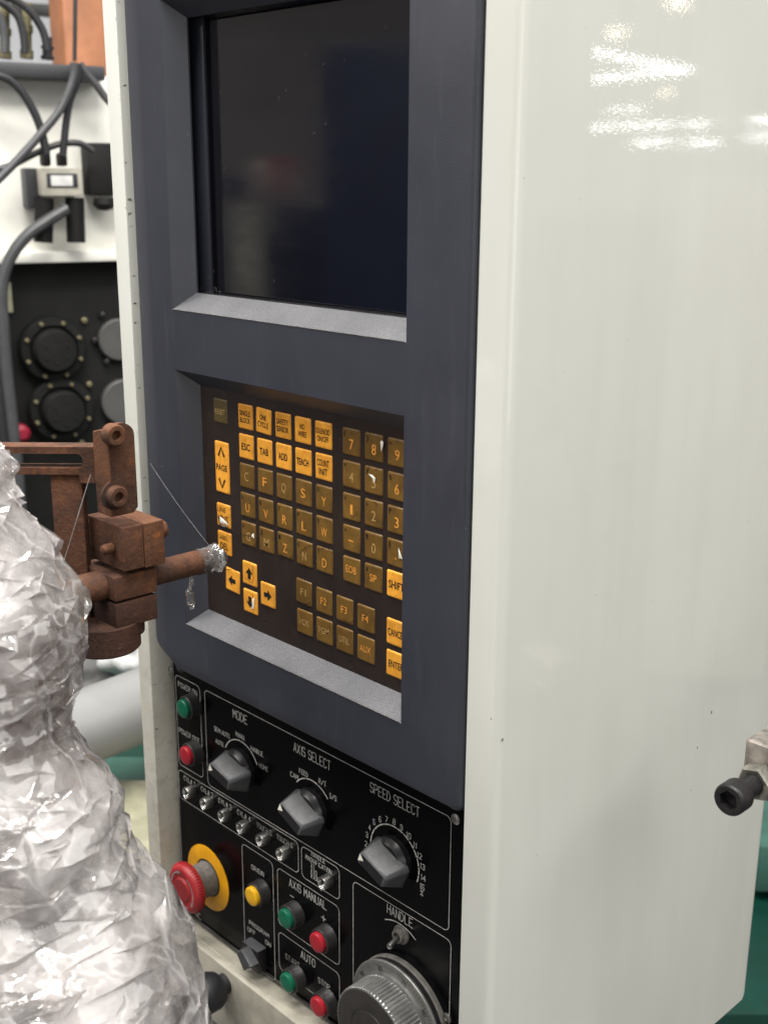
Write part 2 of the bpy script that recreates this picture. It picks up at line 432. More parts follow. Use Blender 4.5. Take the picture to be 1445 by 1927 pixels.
# ================================================================== SETTING
def structure(name, bm, mat):
    o = obj(name, bm, mat, None); o['kind'] = 'structure'; return o
bm = BM(); face(bm, [(-30, -30, 0), (40, -30, 0), (40, 60, 0), (-30, 60, 0)]); structure('floor', bm, 'floor_dark')

# ================================================================== CONTROL CABINET
YF, YP, YK = .008, .025, .0125          # cabinet front, control panel, keypad planes (bezel front is Y=0)
XL, XPI, XR = -.132, -.1152, .2356      # outer left, post inner face, right side
XRI, YFR = .2124, .0005                 # right strip inner edge and front
ZB, ZSILL, ZT, YB, ZSB = .815, .873, 1.70, .3190, .8362
cab = thing('control_cabinet', (0.05, .17, ZB), 'cream control cabinet with dark screen, amber keypad and black switch panel', 'control cabinet')

# right side sheet with rolled front corner
R = .0055
prof = [(XRI, YFR+.026), (XRI, YFR+.0010), (XRI+.0010, YFR)] + [(XR-R+R*sin(a), YFR+R-R*cos(a)) for a in [i*pi/2/8 for i in range(9)]]
prof += [(XR, YFR+R+(YB-YFR-R-.012)*i/6) for i in range(1, 7)] + [(XR-.012+.012*cos(a), YB-.012+.012*sin(a)) for a in [i*pi/2/5 for i in range(1, 6)]] + [(XL+.02, YB)]
bm = BM(); rings = []
def side_z(p, z):   # clipped lower rear corner
    return z + (max(0, p[1]-(YB-.012))*.9 if z == ZSB else 0)
zs = [ZSB, ZSB+.05, 1.0, 1.2, 1.4, 1.6, ZT]
loops(bm, [[(p[0], p[1], side_z(p, z)) for p in prof] for z in zs], False)
fixn(bm)
for f in bm.faces:
    if f.calc_center_median().x > XR-.001 and f.normal.x < 0:
        bmesh.ops.reverse_faces(bm, faces=bm.faces); break
side = obj('side_panel', bm, 'cream_side', cab)
for px, py, s_ in ((1338, 1340, .0011), (1311, 1407, .0009), (945, 1392, .0010), (923, 1353, .0007), (1299, 1487, .0006), (1180, 640, .0004), (985, 335, .0004), (1245, 365, .0003), (1060, 700, .0003), (1120, 1120, .0004), (1405, 980, .0005), (1010, 1610, .0004)):
    p = FX(px, py, XR); bm = BM(); face(bm, [(XR+.00015, p.y+s_*.55*cos(a), p.z+s_*sin(a)) for a in [k*pi/3.5+random.random()*.6 for k in range(7)]]); fixn(bm)
    obj('paint_chip', bm, 'cap_dark' if s_ > .0005 else 'grey_dusty', side)
# left post
bm = BM(); box(bm, (XL, YF, ZB), (XPI, YB-.02, ZT), .0014, 2)
post = obj('front_post', bm, 'cream_post', cab)
# paint chips along the post's inner edge
for i in range(60):
    z = random.uniform(.9, 1.62)
    bm = BM(); s = random.uniform(.0002, .0007); x = XPI-random.uniform(.0002, .0011)
    if random.random() < .55:
        face(bm, [(XPI+.00015, YF+.001+random.random()*.004+s*cos(a)*.6, z+s*1.2*sin(a)) for a in [k*pi/3+.3*random.random() for k in range(6)]])
    else:
        face(bm, [(x+s*cos(a)*.5, YF-.00015, z+s*1.4*sin(a)) for a in [k*pi/3+.3*random.random() for k in range(6)]])
    obj('paint_chip', bm, 'print_dim' if random.random() < .6 else 'cap_dark', post)
# bottom sill: a folded lip with a shallow groove
bm = BM()
pr = [(YP+.004, ZSILL-.001), (YP-.001, ZSILL-.001), (YF+.007, ZSILL), (YF+.0065, ZSILL-.0008), (YF+.0056, ZSILL-.0008), (YF+.005, ZSILL), (YF+.0015, ZSILL), (YF+.0004, ZSILL-.0005), (YF, ZSILL-.0018), (YF, ZB)]
loops(bm, [[(x, y, z) for y, z in pr] for x in (XPI, -.02, .08, XRI)], False); fixn(bm)
obj('bottom_sill', bm, 'sill_paint', cab)
bm = BM(); box(bm, (XPI, YF+.001, ZSB+.001), (XRI, YB-.01, ZSB+.003)); obj('base_plate', bm, 'cream_sill', cab)
bm = BM(); box(bm, (XL, YFR, ZT), (XR, YB, ZT+.003), .001); obj('top_plate', bm, 'cream_front', cab)
# dark inner back so that nothing shows through the gaps
bm = BM(); box(bm, (XPI, YP+.012, ZB+.004), (XRI, YP+.014, ZT-.002)); obj('inner_backing', bm, 'bg_black', cab)

# black rubber knob under the sill
kc = F(396, 1866, -.006)
bm = BM(); lathe(bm, (kc.x, YF, kc.z), (0, -1, 0), [(0, .008), (.006, .008), (.007, .0125), (.012, .0148), (.022, .0148), (.027, .0125), (.029, .006), (.0292, .001)], 36)
obj('rubber_knob', bm, 'black_rubber', cab)

# ---------------------------------------------------------------- bezel
BL, BR, BB, BT = -.0763, .2062, 1.1125, 1.66
SO = (-.0522, .1634, 1.3697, 1.5565)     # screen opening x0 x1 z0 z1
KO = (-.0522, .1624, 1.1500, 1.3290)     # keypad opening
def outline(n=8):
    r = .012; pts = []
    for i in range(n+1):
        a = pi+pi/2*i/n; pts.append(((BL+r+r*cos(a)), BB+r+r*sin(a), cos(a), sin(a)))
    r2 = .004
    for i in range(n+1):
        a = 1.5*pi+pi/2*i/n; pts.append((BR-r2+r2*cos(a), BB+r2+r2*sin(a), cos(a), sin(a)))
    pts += [(BR, BT, 1, 0), (BL, BT, -1, 0)]
    return pts
ol = outline(); bm = BM()
hole = lambda o: [(o[0], o[2]), (o[1], o[2]), (o[1], o[3]), (o[0], o[3])]
e = .0007
hs = [hole((o[0]-e, o[1]+e, o[2]-e, o[3]+e)) for o in (SO, KO)]
polys = [[Vector((p[0], p[1], 0)) for p in ol]] + [[Vector((*p, 0)) for p in h] for h in hs]
flat = [v for p in polys for v in p]
tri = geometry.tessellate_polygon(polys)
vv = [bm.verts.new((v.x, 0, v.y)) for v in flat]
for t3 in tri: bm.faces.new([vv[i] for i in t3])
no = len(ol)
def skirt(prev, pts):
    cur = [bm.verts.new(p) for p in pts]; n = len(prev)
    for i in range(n): bm.faces.new((prev[i], prev[(i+1) % n], cur[(i+1) % n], cur[i]))
    return cur
prev = vv[:no]
def wv(nx, nz): return (.0246 if nx < -.02 else .0)*abs(nx)+.0042*max(0, nx)+.0022*abs(nz)*(1 if nx > -.5 else .4)
steps = [(i/6*pi/2) for i in range(1, 7)]
for a in steps:
    row = []
    for x, z, nx, nz in ol:
        wd = wv(nx, nz)
        if nx < -.3: k = a/(pi/2); row.append((x+nx*wd*k, .0058*(k**1.25), z+nz*wd*.25*k))
        else: row.append((x+nx*wd*sin(a), .0050*(1-cos(a)), z+nz*wd*sin(a)))
    prev = skirt(prev, row)
row = [(v.co.x, YP-.001 if True else 0, v.co.z) for v in prev]
prev = skirt(prev, row)
fixn(bm)
c0 = [f for f in bm.faces if abs(f.normal.y) > .99 and f.calc_center_median().y < .0001][0]
if c0.normal.y > 0: bmesh.ops.reverse_faces(bm, faces=bm.faces)
bez = obj('bezel', bm, 'slate', cab, 40)
# funnel faces of the two openings: four sloping reveals each
D0, T0 = YK, .0100
def funnel(o):
    x0, x1, z0, z1 = o
    A = [(x0, z0), (x1, z0), (x1, z1), (x0, z1)]; Bk = [(x0+T0, z0+T0), (x1-T0, z0+T0), (x1-T0, z1-T0), (x0+T0, z1-T0)]
    oc = [(x0-e, z0-e), (x1+e, z0-e), (x1+e, z1+e), (x0-e, z1+e)]
    for i, nm in enumerate(('bottom', 'right', 'top', 'left')):
        j = (i+1) % 4; bm = BM()
        a = [(oc[i], 0), (A[i], e*.9), (((A[i][0]*.97+Bk[i][0]*.03), (A[i][1]*.97+Bk[i][1]*.03)), e*1.5), (Bk[i], D0), (Bk[i], D0+.0012)]
        b = [(oc[j], 0), (A[j], e*.9), (((A[j][0]*.97+Bk[j][0]*.03), (A[j][1]*.97+Bk[j][1]*.03)), e*1.5), (Bk[j], D0), (Bk[j], D0+.0012)]
        va = [bm.verts.new((p[0], y, p[1])) for p, y in a]; vb = [bm.verts.new((p[0], y, p[1])) for p, y in b]
        for k in range(4): bm.faces.new((va[k], vb[k], vb[k+1], va[k+1]))
        fixn(bm); inw = {0: (2, 1), 1: (0, -1), 2: (2, -1), 3: (0, 1)}[i]
        f = [q for q in bm.faces if q.calc_area() > 1e-6][-1]; bm.normal_update()
        big = max(bm.faces, key=lambda q: q.calc_area())
        if big.normal[inw[0]]*inw[1] < 0: bmesh.ops.reverse_faces(bm, faces=bm.faces)
        obj('opening_reveal', bm, 'slate_dusty' if i == 0 else 'slate', bez)
funnel(SO); funnel(KO)
# strand of dust along the two lower lips
for o in (SO, KO):
    bm = BM(); tube(bm, [Vector((o[0]+.001+(o[1]-o[0]-.002)*i/40, -.0001, o[2]-e+.0003+.00015*noise.noise((i*.9, 0, 0)))) for i in range(41)], .00022, 5); obj('dust_line', bm, 'grey_dusty', bez)

# ---------------------------------------------------------------- screen
gx0 = -.0372
bm = BM(); x0, x1, z0, z1 = SO[0]+.004, SO[1]+.004, SO[2]-.004, SO[3]+.004; ym = .0205
box(bm, (F(366, 300, ym).x, ym, z0), (gx0, ym+.003, z1), .0005)
mask = obj('screen_mask', bm, 'slate', cab)
bm = BM(); box(bm, (SO[0], D0+.003, SO[2]+T0-.004), (SO[1], ym+.008, SO[2]+T0-.0005)); obj('lower_ledge', bm, 'knob_dark', mask)
bm = BM(); box(bm, (SO[0], D0+.003, SO[3]-T0+.0005), (SO[1], ym+.008, SO[3]-T0+.004)); obj('upper_ledge', bm, 'knob_dark', mask)
bm = BM(); face(bm, [(gx0-.004, ym+.0012, z0), (SO[1]+.006, ym+.0012, z0), (SO[1]+.006, ym+.0012, z1), (gx0-.004, ym+.0012, z1)])
glass = obj('screen_glass', bm, 'glass', cab)
# lint, dust and cobweb bits on the glass and its lower corner
for i in range(26):
    bm = BM(); q = random.random()
    if i < 12: p = Vector((SO[0]+T0+.001+random.random()*.02, random.uniform(.0135, .0195), SO[2]+T0+.0006+random.random()**2*.014))
    else: p = Vector((random.uniform(-.03, .15), ym+.0008, random.uniform(1.385, 1.53)))
    L = random.uniform(.0006, .0028); a = random.uniform(0, 6.3)
    tube(bm, spline([p, p+Vector((cos(a)*L, 0, sin(a)*L)), p+Vector((cos(a+.9)*L*1.6, 0, sin(a+.9)*L*1.6))], 4), .00006, 4)
    obj('lint', bm, 'grey_dusty' if i < 20 else 'print_dim', glass)

# ---------------------------------------------------------------- keypad
bm = BM(); box(bm, (KO[0]+.006, YK, KO[2]+.006), (KO[1]-.006, YK+.002, KO[3]-.006)); keypad = obj('keypad', bm, 'membrane', cab)
KW, KH = .0151, .0162
def key(x, z, lines, mat='key_olive', sub=None, wd=KW, ht=KH, bold=.0, leg=None, dx=0, dz=0, rot=0, chip=0):
    bm = BM(); y = YK
    pts = rrect(-wd/2, wd/2, -ht/2, ht/2, .0009, 3); R_ = []
    for ins, yy in ((0, 0), (.0002, -.0005), (.0009, -.0008), (.0013, -.0008)):
        R_.append([(px_*(1-2*ins/wd), yy, pz_*(1-2*ins/ht)) for px_, pz_ in pts])
    loops(bm, R_, True, False, True); fixn(bm)
    top = max(bm.faces, key=lambda f: f.calc_area())
    if top.normal.y > 0: bmesh.ops.reverse_faces(bm, faces=bm.faces)
    lm = leg or ('print_black' if mat == 'key_amber' else 'print_orange'); yy = -.00095
    for (s, lx, lz, lw, lh, mi, b) in lines:
        if callable(s): s(bm, lx, lz, yy, mi)
        else: add_text(bm, s, lx, lz, yy, lw, lh, mi, b)
    if sub: add_text(bm, sub, -wd*.33, ht*.30, yy, .0021 if len(sub) == 1 else .004, .0028, 2, .01)
    if rot: bmesh.ops.rotate(bm, verts=bm.verts, cent=(0, 0, 0), matrix=Matrix.Rotation(rot, 3, 'Y'))
    bmesh.ops.translate(bm, verts=bm.verts, vec=(x+dx, y, z+dz))
    return obj('key', bm, [mat, lm, 'print_black'], keypad, 50, (x+dx, y, z+dz))
CX = [.0070+.019*c for c in range(5)]; RZ = [1.3047-.0196*r for r in range(5)]
two = lambda a, b, wa, wb: [(a, 0, .0024, wa, .0034, 1, .012), (b, 0, -.0022, wb, .0034, 1, .012)]
row0 = [('SINGLE', 'BLOCK', .0112, .0108), ('ONE', 'CYCLE', .0064, .0108), ('SAFETY', 'SENSOR', .0115, .0116), ('NO', 'WIRE', .0044, .0078), ('SOLENOID', 'ON/OFF', .0128, .0104)]
for c, (a, b, wa, wb) in enumerate(row0):
    key(CX[c], RZ[0], two(a, b, wa, wb), 'key_amber', rot=radians(2.5) if c == 1 else radians(random.uniform(-.4, .4)), dx=-.0004 if c == 1 else 0)
for c, s in enumerate(('ESC', 'TAB', 'ADD', 'TEACH', None)):
    if s: key(CX[c], RZ[1], [(s, 0, 0, .0088 if len(s) == 3 else .0114, .0043 if len(s) == 3 else .0040, 1, .02)], 'key_amber')
    else: key(CX[c], RZ[1], [('COUNT', 0, .0027, .0108, .0040, 1, .012), ('INIT', 0, -.0027, .0074, .0040, 1, .012)], 'key_amber')
lets = [['C', 'F', 'Q', 'S', 'Y'], ['U', 'V', 'R', 'L', 'W'], ['G', 'M', 'Z', 'N', 'D']]
subs = [[None, None, None, None, 'O'], ['A', 'B', 'X', 'P', 'E'], ['H', 'J', 'I', 'K', 'T']]
for r in range(3):
    for c in range(5):
        ch = lets[r][c]; faded = ch in 'CQGMN'
        key(CX[c], RZ[2+r], [(ch, .0004 if subs[r][c] else 0, -.0016 if subs[r][c] else -.0002, .0052 if ch in 'WM' else .0042, .0058, 1, .004)], 'key_olive', subs[r][c], leg='print_faded' if faded else None,
            dz=.0008 if ch == 'Z' else 0)
NX = [.1077+.0190*c for c in range(3)]; NZ = [1.3045-.01965*r for r in range(5)]
nums = [[('7', '('), ('8', ')'), ('9', '=')], [('4', '*'), ('5', '/'), ('6', '%')], [('1', '<'), ('2', '>'), ('3', '?')], [('-', '+'), ('0', '!'), ('.', '@')]]
for r in range(4):
    for c in range(3):
        ch, sb = nums[r][c]
        if ch == '-':
            ln = [(lambda bm, lx, lz, y, mi: ribbon(bm, [(-.0021, -.0010), (.0021, -.0010)], .0009, y, False, mi), 0, 0, 0, 0, 1, 0)]
        elif ch == '.': ln = [(lambda bm, lx, lz, y, mi: ribbon(bm, [(-.0005, -.003), (.0005, -.003)], .0010, y, False, mi), 0, 0, 0, 0, 1, 0)]
        else: ln = [(ch, .0006, -.0012, .0022 if ch == '1' else .0036, .0060, 1, .008)]
        key(NX[c], NZ[r], ln, 'key_olive', sb, leg='print_faded' if ch in '5042' else None)
key(NX[0], NZ[4], [('EOB', 0, .0006, .0092, .0044, 1, .008)])
key(NX[1], NZ[4], [('SP', .0003, 0, .0058, .0044, 1, .008)], sub='#')
key(NX[2], NZ[4]+.0004, [('SHIFT', .0007, 0, .0124, .0044, 1, .016)], 'key_amber')
key(NX[2], 1.1967, [('CANCEL', .0010, 0, .0136, .0043, 1, .014)], 'key_amber')
key(NX[2], 1.1768, [('ENTER', .0010, 0, .0124, .0043, 1, .014)], 'key_amber')
for k in range(4):
    key(.0633+.0190*k, 1.1997-.0004*k, [('F%d' % (k+1), 0, .0002, .0054, .0044, 1, .004)], leg='print_faded' if k in (0,) else None, rot=radians(1.6) if k == 0 else 0, dx=-.0005 if k == 0 else 0, dz=.0006 if k == 0 else 0)
    key(.0633+.0190*k, 1.1800-.0004*k, [(('POS', 'PGM', 'UTIL', 'AUX')[k], 0, .0002, .0094, .0042, 1, .004)], leg='print_faded' if k < 3 else None)
def arrow(ang):
    P0 = [(-.0042, 0), (-.0002, .0038), (-.0002, .0016), (.0036, .0016), (.0036, -.0016), (-.0002, -.0016), (-.0002, -.0038)]
    def fn(bm, lx, lz, y, mi):
        ca, sa = cos(ang), sin(ang); q = [(px*ca-pz*sa, y, px*sa+pz*ca) for px, pz in P0]
        for idx in ((0, 1, 6), (2, 3, 4, 5)):
            f = face(bm, [q[i] for i in idx], mi); f.normal_update()
            if f.normal.y > 0: f.normal_flip()
    return fn
key(-.0125, 1.1890, [(arrow(0), 0, 0, 0, 0, 1, 0)], 'key_amber', rot=radians(3), dx=.0003)
key(.0070, 1.1987, [(arrow(-pi/2), 0, 0, 0, 0, 1, 0)], 'key_amber')
key(.0071, 1.1790, [(arrow(pi/2), 0, 0, 0, 0, 1, 0)], 'key_amber')
key(.0261, 1.1887, [(arrow(pi), 0, 0, 0, 0, 1, 0)], 'key_amber')
def chev(sg):
    return lambda bm, lx, lz, y, mi: ribbon(bm, [(-.0032, lz-.0030*sg), (0, lz+.0030*sg), (.0032, lz-.0030*sg)], .0017, y, False, mi)
key(-.0200, 1.2666, [(chev(1), 0, .0108, 0, 0, 1, 0), ('PAGE', 0, 0, .0120, .0040, 1, .016), (chev(-1), 0, -.0108, 0, 0, 1, 0)], 'key_amber', ht=.0350)
key(-.0200, 1.3047, [('RESET', 0, -.0004, .0108, .0034, 1, .01)], 'key_dim', leg='print_faded', wd=.0148)
key(-.0200, 1.2333, [('LINE', -.0015, .0040, .0088, .0032, 1, .0), ('INS', .0012, -.0022, .0085, .0046, 1, .012)], 'key_amber')
key(-.0200, 1.2138, [('LABEL', -.0008, .0040, .0098, .0030, 1, .0), ('DEL', 0, -.0020, .0088, .0046, 1, .012)], 'key_amber')
# torn film and cracks, placed from the photograph on the membrane plane
YT = YK-.0012
def torn(pxs, mat='torn_white', lift=.0006):
    bm = BM(); ps = [F(a, b, YT) for a, b in pxs]; c = sum(ps, Vector())/len(ps)
    for i in range(len(ps)):
        f = face(bm, [ps[i], ps[(i+1) % len(ps)], c+Vector((0, -lift, 0))])
    fixn(bm); obj('torn_film', bm, mat, keypad)
torn([(413.5, 971.5), (421, 977), (431, 988), (414.5, 984.5)]); torn([(414, 987), (430.5, 991), (424, 994), (418, 991.5)], 'bg_disc')
torn([(410, 968), (412.5, 970.5), (414.5, 986), (417.5, 992), (412.5, 984)], 'print_black')
torn([(475, 1005), (477.5, 1003.5), (479, 1013.5), (473, 1010.5)]); torn([(476, 1126), (479, 1124), (478, 1146), (473.5, 1145.5)])
torn([(715.5, 830.5), (719, 829), (721.5, 833), (720.5, 840), (717, 850), (716, 840)]); torn([(693, 891.5), (701.5, 894), (706.5, 900), (704.5, 909.5), (703, 899)])
torn([(749, 1030.5), (752.5, 1037), (757, 1052), (749.5, 1050.5), (750.5, 1043)])
def crack(pxs, wd=.0004):
    bm = BM(); ribbon(bm, [(F(a, b, YT).x, F(a, b, YT).z) for a, b in pxs], wd, YT+.0001); obj('film_crack', bm, 'crack', keypad)
for c_ in ([(456, 1006), (464, 1007.5), (472, 1011), (475, 1004), (474, 992)], [(481, 1015), (480, 1024), (476, 1029)], [(476, 1064), (474.5, 1080), (477, 1086), (473.5, 1098)], [(459, 1086), (466, 1091), (473, 1097)],
           [(475, 1119), (476.5, 1128)], [(661, 975), (668, 970), (673, 963.5)], [(483, 971), (479, 975), (470, 969)], [(526, 1043), (533, 1047), (545, 1050), (550, 1045)], [(528, 1049), (537, 1052), (549, 1052)],
           [(602, 1033), (614, 1031), (622, 1036), (627, 1041)], [(565, 1040), (575, 1030), (586, 1027)], [(561, 1136), (570, 1139), (584, 1134)], [(566, 1141), (572, 1143.5), (578, 1141)],
           [(563, 1166), (567, 1160), (570, 1153)], [(644, 1165), (656, 1172), (663, 1170), (665, 1168)], [(690, 885), (695, 878)], [(706, 886), (709, 882)], [(702, 945), (707, 946), (710, 953)], [(425, 1072), (438, 1071), (446, 1076)], [(696, 1024), (705, 1030)], [(672, 899), (678, 893), (676, 883)]):
    crack(c_, random.uniform(.00025, .0005))

# ---------------------------------------------------------------- control panel
PB = .8853
bm = BM(); box(bm, (XPI+.0035, YP, PB), (XRI-.0005, YP+.003, 1.1165), .0006, 1)
panel = obj('control_panel', bm, 'panel', cab)
bm = BM(); box(bm, (XPI+.001, YP+.0015, ZSILL-.0005), (XRI, YP+.004, PB-.0006), .0004, 1); strip = obj('lower_strip', bm, 'panel', cab)
bm = BM(); tube(bm, [Vector((XPI+.004+(.30)*i/12, YP+.0006, ZSILL+.0022)) for i in range(13)], .0011, 8); obj('strip_bead', bm, 'cap_dark', strip)
# brushed edge of the panel along its left and top sides
bm = BM(); ribbon(bm, [(XPI+.0052, PB+.001), (XPI+.0052, 1.112)], .0007, YP-.0002); obj('panel_edge_line', bm, 'print_dim', panel)
YL = YP-.0003
def outline_box(tl, br, r=.004, wd=.00045, br2=None):
    a = F(*tl, YP); b = F(*br, YP)
    bm = BM(); ribbon(bm, rrect(min(a.x, b.x), max(a.x, b.x), min(a.z, b.z), max(a.z, b.z), r, 5), wd, YL, True); obj('outline', bm, 'print_white', panel)
outline_box((330.5, 1268.4), (383.5, 1464.6)); outline_box((385.5, 1297), (844.5, 1753.5)); outline_box((336.7, 1446.5), (562.6, 1644))
outline_box((456, 1586), (519, 1847.5)); outline_box((522.4, 1631.3), (639.4, 1818)); outline_box((567.8, 1590.5), (639.4, 1694.4))
a = F(525, 1751.5, YP); b = F(639.4, 1830, YP); bm = BM(); ribbon(bm, rrect(a.x, b.x, PB+.004, a.z,   .004, 5), .00045, YL, True); obj('outline', bm, 'print_white', panel)
a = F(665, 1656.8, YP); b = F(849.2, 1774.6, YP); bm = BM(); ribbon(bm, rrect(a.x, b.x, PB+.004, a.z,   .004, 5), .00045, YL, True); obj('outline', bm, 'print_white', panel)
def label(s, l, r, h, mat='print_white', bold=-.006, y=YL, par=None):
    a = F(*l, YP); b = F(*r, YP); bm = BM()
    stroke_text(bm, s, (a.x+b.x)/2, (a.z+b.z)/2, y, abs(b.x-a.x), h, .00052 if h > .005 else .00040); return obj('printed_label', bm, mat, par or panel)
LBL = [('POWER ON', (336.3, 1288), (371.2, 1303.5), .0040), ('POWER OFF', (338, 1375), (376.4, 1393.5), .0040), ('MODE', (439.5, 1343), (465.5, 1354), .0064),
 ('SEMI AUTO.', (404.4, 1369.5), (433.9, 1387), .0034), ('AUTO.', (406.9, 1393.6), (422, 1402), .0034), ('MANU.', (444.7, 1380), (461.5, 1389.5), .0034), ('HANDLE.', (472.9, 1406.5), (496.8, 1421), .0034), ('HOME', (488.3, 1438.3), (505, 1448.6), .0034),
 ('AXIS SELECT', (553.4, 1405), (622.3, 1441), .0066), ('CAM', (547.3, 1455.5), (561.8, 1463), .0034), ('FEED', (563.9, 1450), (579.7, 1457.8), .0034), ('R/T', (600.7, 1468.5), (613.9, 1476.2), .0036), ('S/S', (621, 1496), (633.6, 1503.5), .0036),
 ('SPEED SELECT', (697.2, 1480), (789.2, 1529), .0066), ('ORIGIN', (474, 1631), (497.2, 1645), .0036), ('PROGRAM', (470.2, 1736), (506.6, 1760), .0034), ('OFF', (467, 1747.5), (481, 1756.5), .0034), ('ON', (500.3, 1771.5), (510.3, 1778.5), .0034),
 ('HANDLE', (586.8, 1605.6), (612.3, 1621.8), .0034), ('MAGNIFICATION', (576, 1611.2), (624.2, 1642), .0034), ('X1', (585.5, 1627.5), (592.7, 1632), .0034), ('X10', (585.5, 1637), (596.7, 1644), .0034), ('X100', (585.5, 1647), (600.5, 1656), .0034),
 ('AXIS MANUAL', (545.2, 1660.2), (614.4, 1704.5), .0062), ('AUTO', (567, 1795.6), (593.3, 1812.7), .0060), ('START', (538, 1799.6), (564.4, 1816), .0042), ('STOP', (599.4, 1844), (621, 1857.8), .0042), ('HANDLE', (729.3, 1708), (776.6, 1738.5), .0064)]
for s, l, r, h in LBL: label(s, l, r, h, 'print_dim' if s in ('START', 'HOME') else 'print_white', -.004 if h > .005 else .0)
for s, l, r in (('CYL# 1', (347.3, 1463.5), (368, 1475.5)), ('CYL# 2', (379.3, 1483.5), (401.7, 1496.8)), ('CYL# 3', (412.5, 1505), (436.4, 1519.5)), ('CYL# 4', (447.8, 1527), (471.9, 1541.8)), ('TOUCH 5', (483.7, 1551.5), (511.7, 1568)), ('TOUCH 6', (521.5, 1574), (551.2, 1591.5))):
    label(s, l, r, .0038, 'print_dim' if '6' in s or '5' in s else 'print_white')
bm = BM(); q = F(550, 1686.5, YP); ribbon(bm, [(q.x-.0022, q.z), (q.x+.0022, q.z)], .0005, YL); obj('printed_label', bm, 'print_white', panel)
bm = BM(); q = F(609.7, 1727.8, YP); ribbon(bm, [(q.x-.0024, q.z), (q.x+.0024, q.z)], .0006, YL); ribbon(bm, [(q.x, q.z-.0024), (q.x, q.z+.0024)], .0006, YL-.0001); obj('printed_label', bm, 'print_white', panel)
# faint maker strip under the panel
a = F(372, 1722, YP); bm = BM(); add_text(bm, 'NC', a.x-.001, (PB+ZSILL)/2+.001, YP+.0011, .0085, .0062, 0, -.004); obj('printed_label', bm, 'print_dim', strip)
def dial_marks(c, rr, a0, a1, n, gap=.03, wd=.0009):
    for i in range(n):
        s = a0+(a1-a0)*i/n; t_ = a0+(a1-a0)*(i+1)/n; bm = BM(); k = 10
        ribbon(bm, [(c[0]+rr*cos(s+(t_-s)*(gap+(1-2*gap)*j/k)), c[1]+rr*sin(s+(t_-s)*(gap+(1-2*gap)*j/k))) for j in range(k+1)], wd, YL); obj('dial_arc', bm, 'print_white', panel)
def ang(px, c): p = F(*px, YP); return math.atan2(p.z-c[1], p.x-c[0])
CM, CA, CS = (-.0260, 1.0386), (.0534, 1.0383), (.1335, 1.0372)
dial_marks(CM, .0210, ang((424.6, 1407), CM), ang((484.8, 1440.3), CM), 4)
dial_marks(CA, .0213, ang((558.4, 1471.8), CA), ang((617.5, 1504.6), CA), 3)
a0 = ang((697.5, 1588), CS); a1 = ang((786, 1661), CS)
if a0 < a1: a0 += 2*pi
dial_marks(CS, .0219, a0+.18, a1, 14, .06)
for s, px in (('2', (689.3, 1587.4)), ('3', (691.2, 1570.4)), ('4', (696.2, 1557.2)), ('5', (704.6, 1546.7)), ('6', (715.6, 1541.4)), ('7', (728, 1541.4)), ('8', (742.2, 1546.2)), ('9', (755.9, 1556.7)), ('10', (769, 1571.7)), ('11', (781.4, 1590)), ('12', (789.3, 1609.8)), ('13', (795, 1630.3)), ('14', (796.3, 1651.4)), ('15', (794.5, 1668.2)), ('%', (794, 1680.3))):
    p = F(*px, YP); bm = BM(); stroke_text(bm, s, p.x, p.z, YL, {1: .0019, 2: .0042}[len(s)]*(1.2 if s == '%' else 1)*(.75 if s == '11' else 1), .0037, .00040); obj('printed_label', bm, 'print_white', panel)
CH = (.1389, .9657); dial_marks(CH, .0258, ang((724.8, 1730), CH), ang((782.7, 1768.8), CH), 1, .0, .0007)

for px in ((858, 1541), (322, 1262), (842, 1915)):
    p = F(*px, YP); bm = BM(); lathe(bm, (min(p.x, XRI-.0045), YP, min(p.z, 1.1085)), (0, -1, 0), [(0, .0034), (.0008, .0034), (.0016, .0024), (.0018, .0012), (.0010, .0010)], 20); obj('panel_screw', bm, 'steel_dull', cab)
# push buttons
def push_button(px, mat, hh=.0120, rr=.0092):
    p = F(*px, YP-hh); c = Vector((p.x, YP, p.z)); bm = BM()
    lathe(bm, c, (0, -1, 0), [(0, rr+.0004), (.0006, rr+.0004), (.0012, rr), (hh-.004, rr-.0001), (hh-.0034, rr-.0008), (hh-.0034, rr-.0016), (hh-.0045, rr-.0017)], 40, True, True)
    o = obj('push_button', bm, 'button_collar', cab)
    bm = BM(); lathe(bm, c, (0, -1, 0), [(hh-.0044, rr-.0019), (hh-.0010, rr-.0020), (hh-.0003, rr-.0026), (hh, rr-.0036), (hh+.0003, rr*.4), (hh+.0003, .0004)], 40); obj('button_cap', bm, mat, o)
push_button((341.5, 1335), 'button_green'); push_button((346.5, 1423.5), 'button_red'); push_button((471, 1688.5), 'button_yellow')
push_button((533.5, 1731), 'button_green'); push_button((593.5, 1776), 'button_red'); push_button((537, 1851.5), 'button_green'); push_button((594.5, 1897), 'button_red')

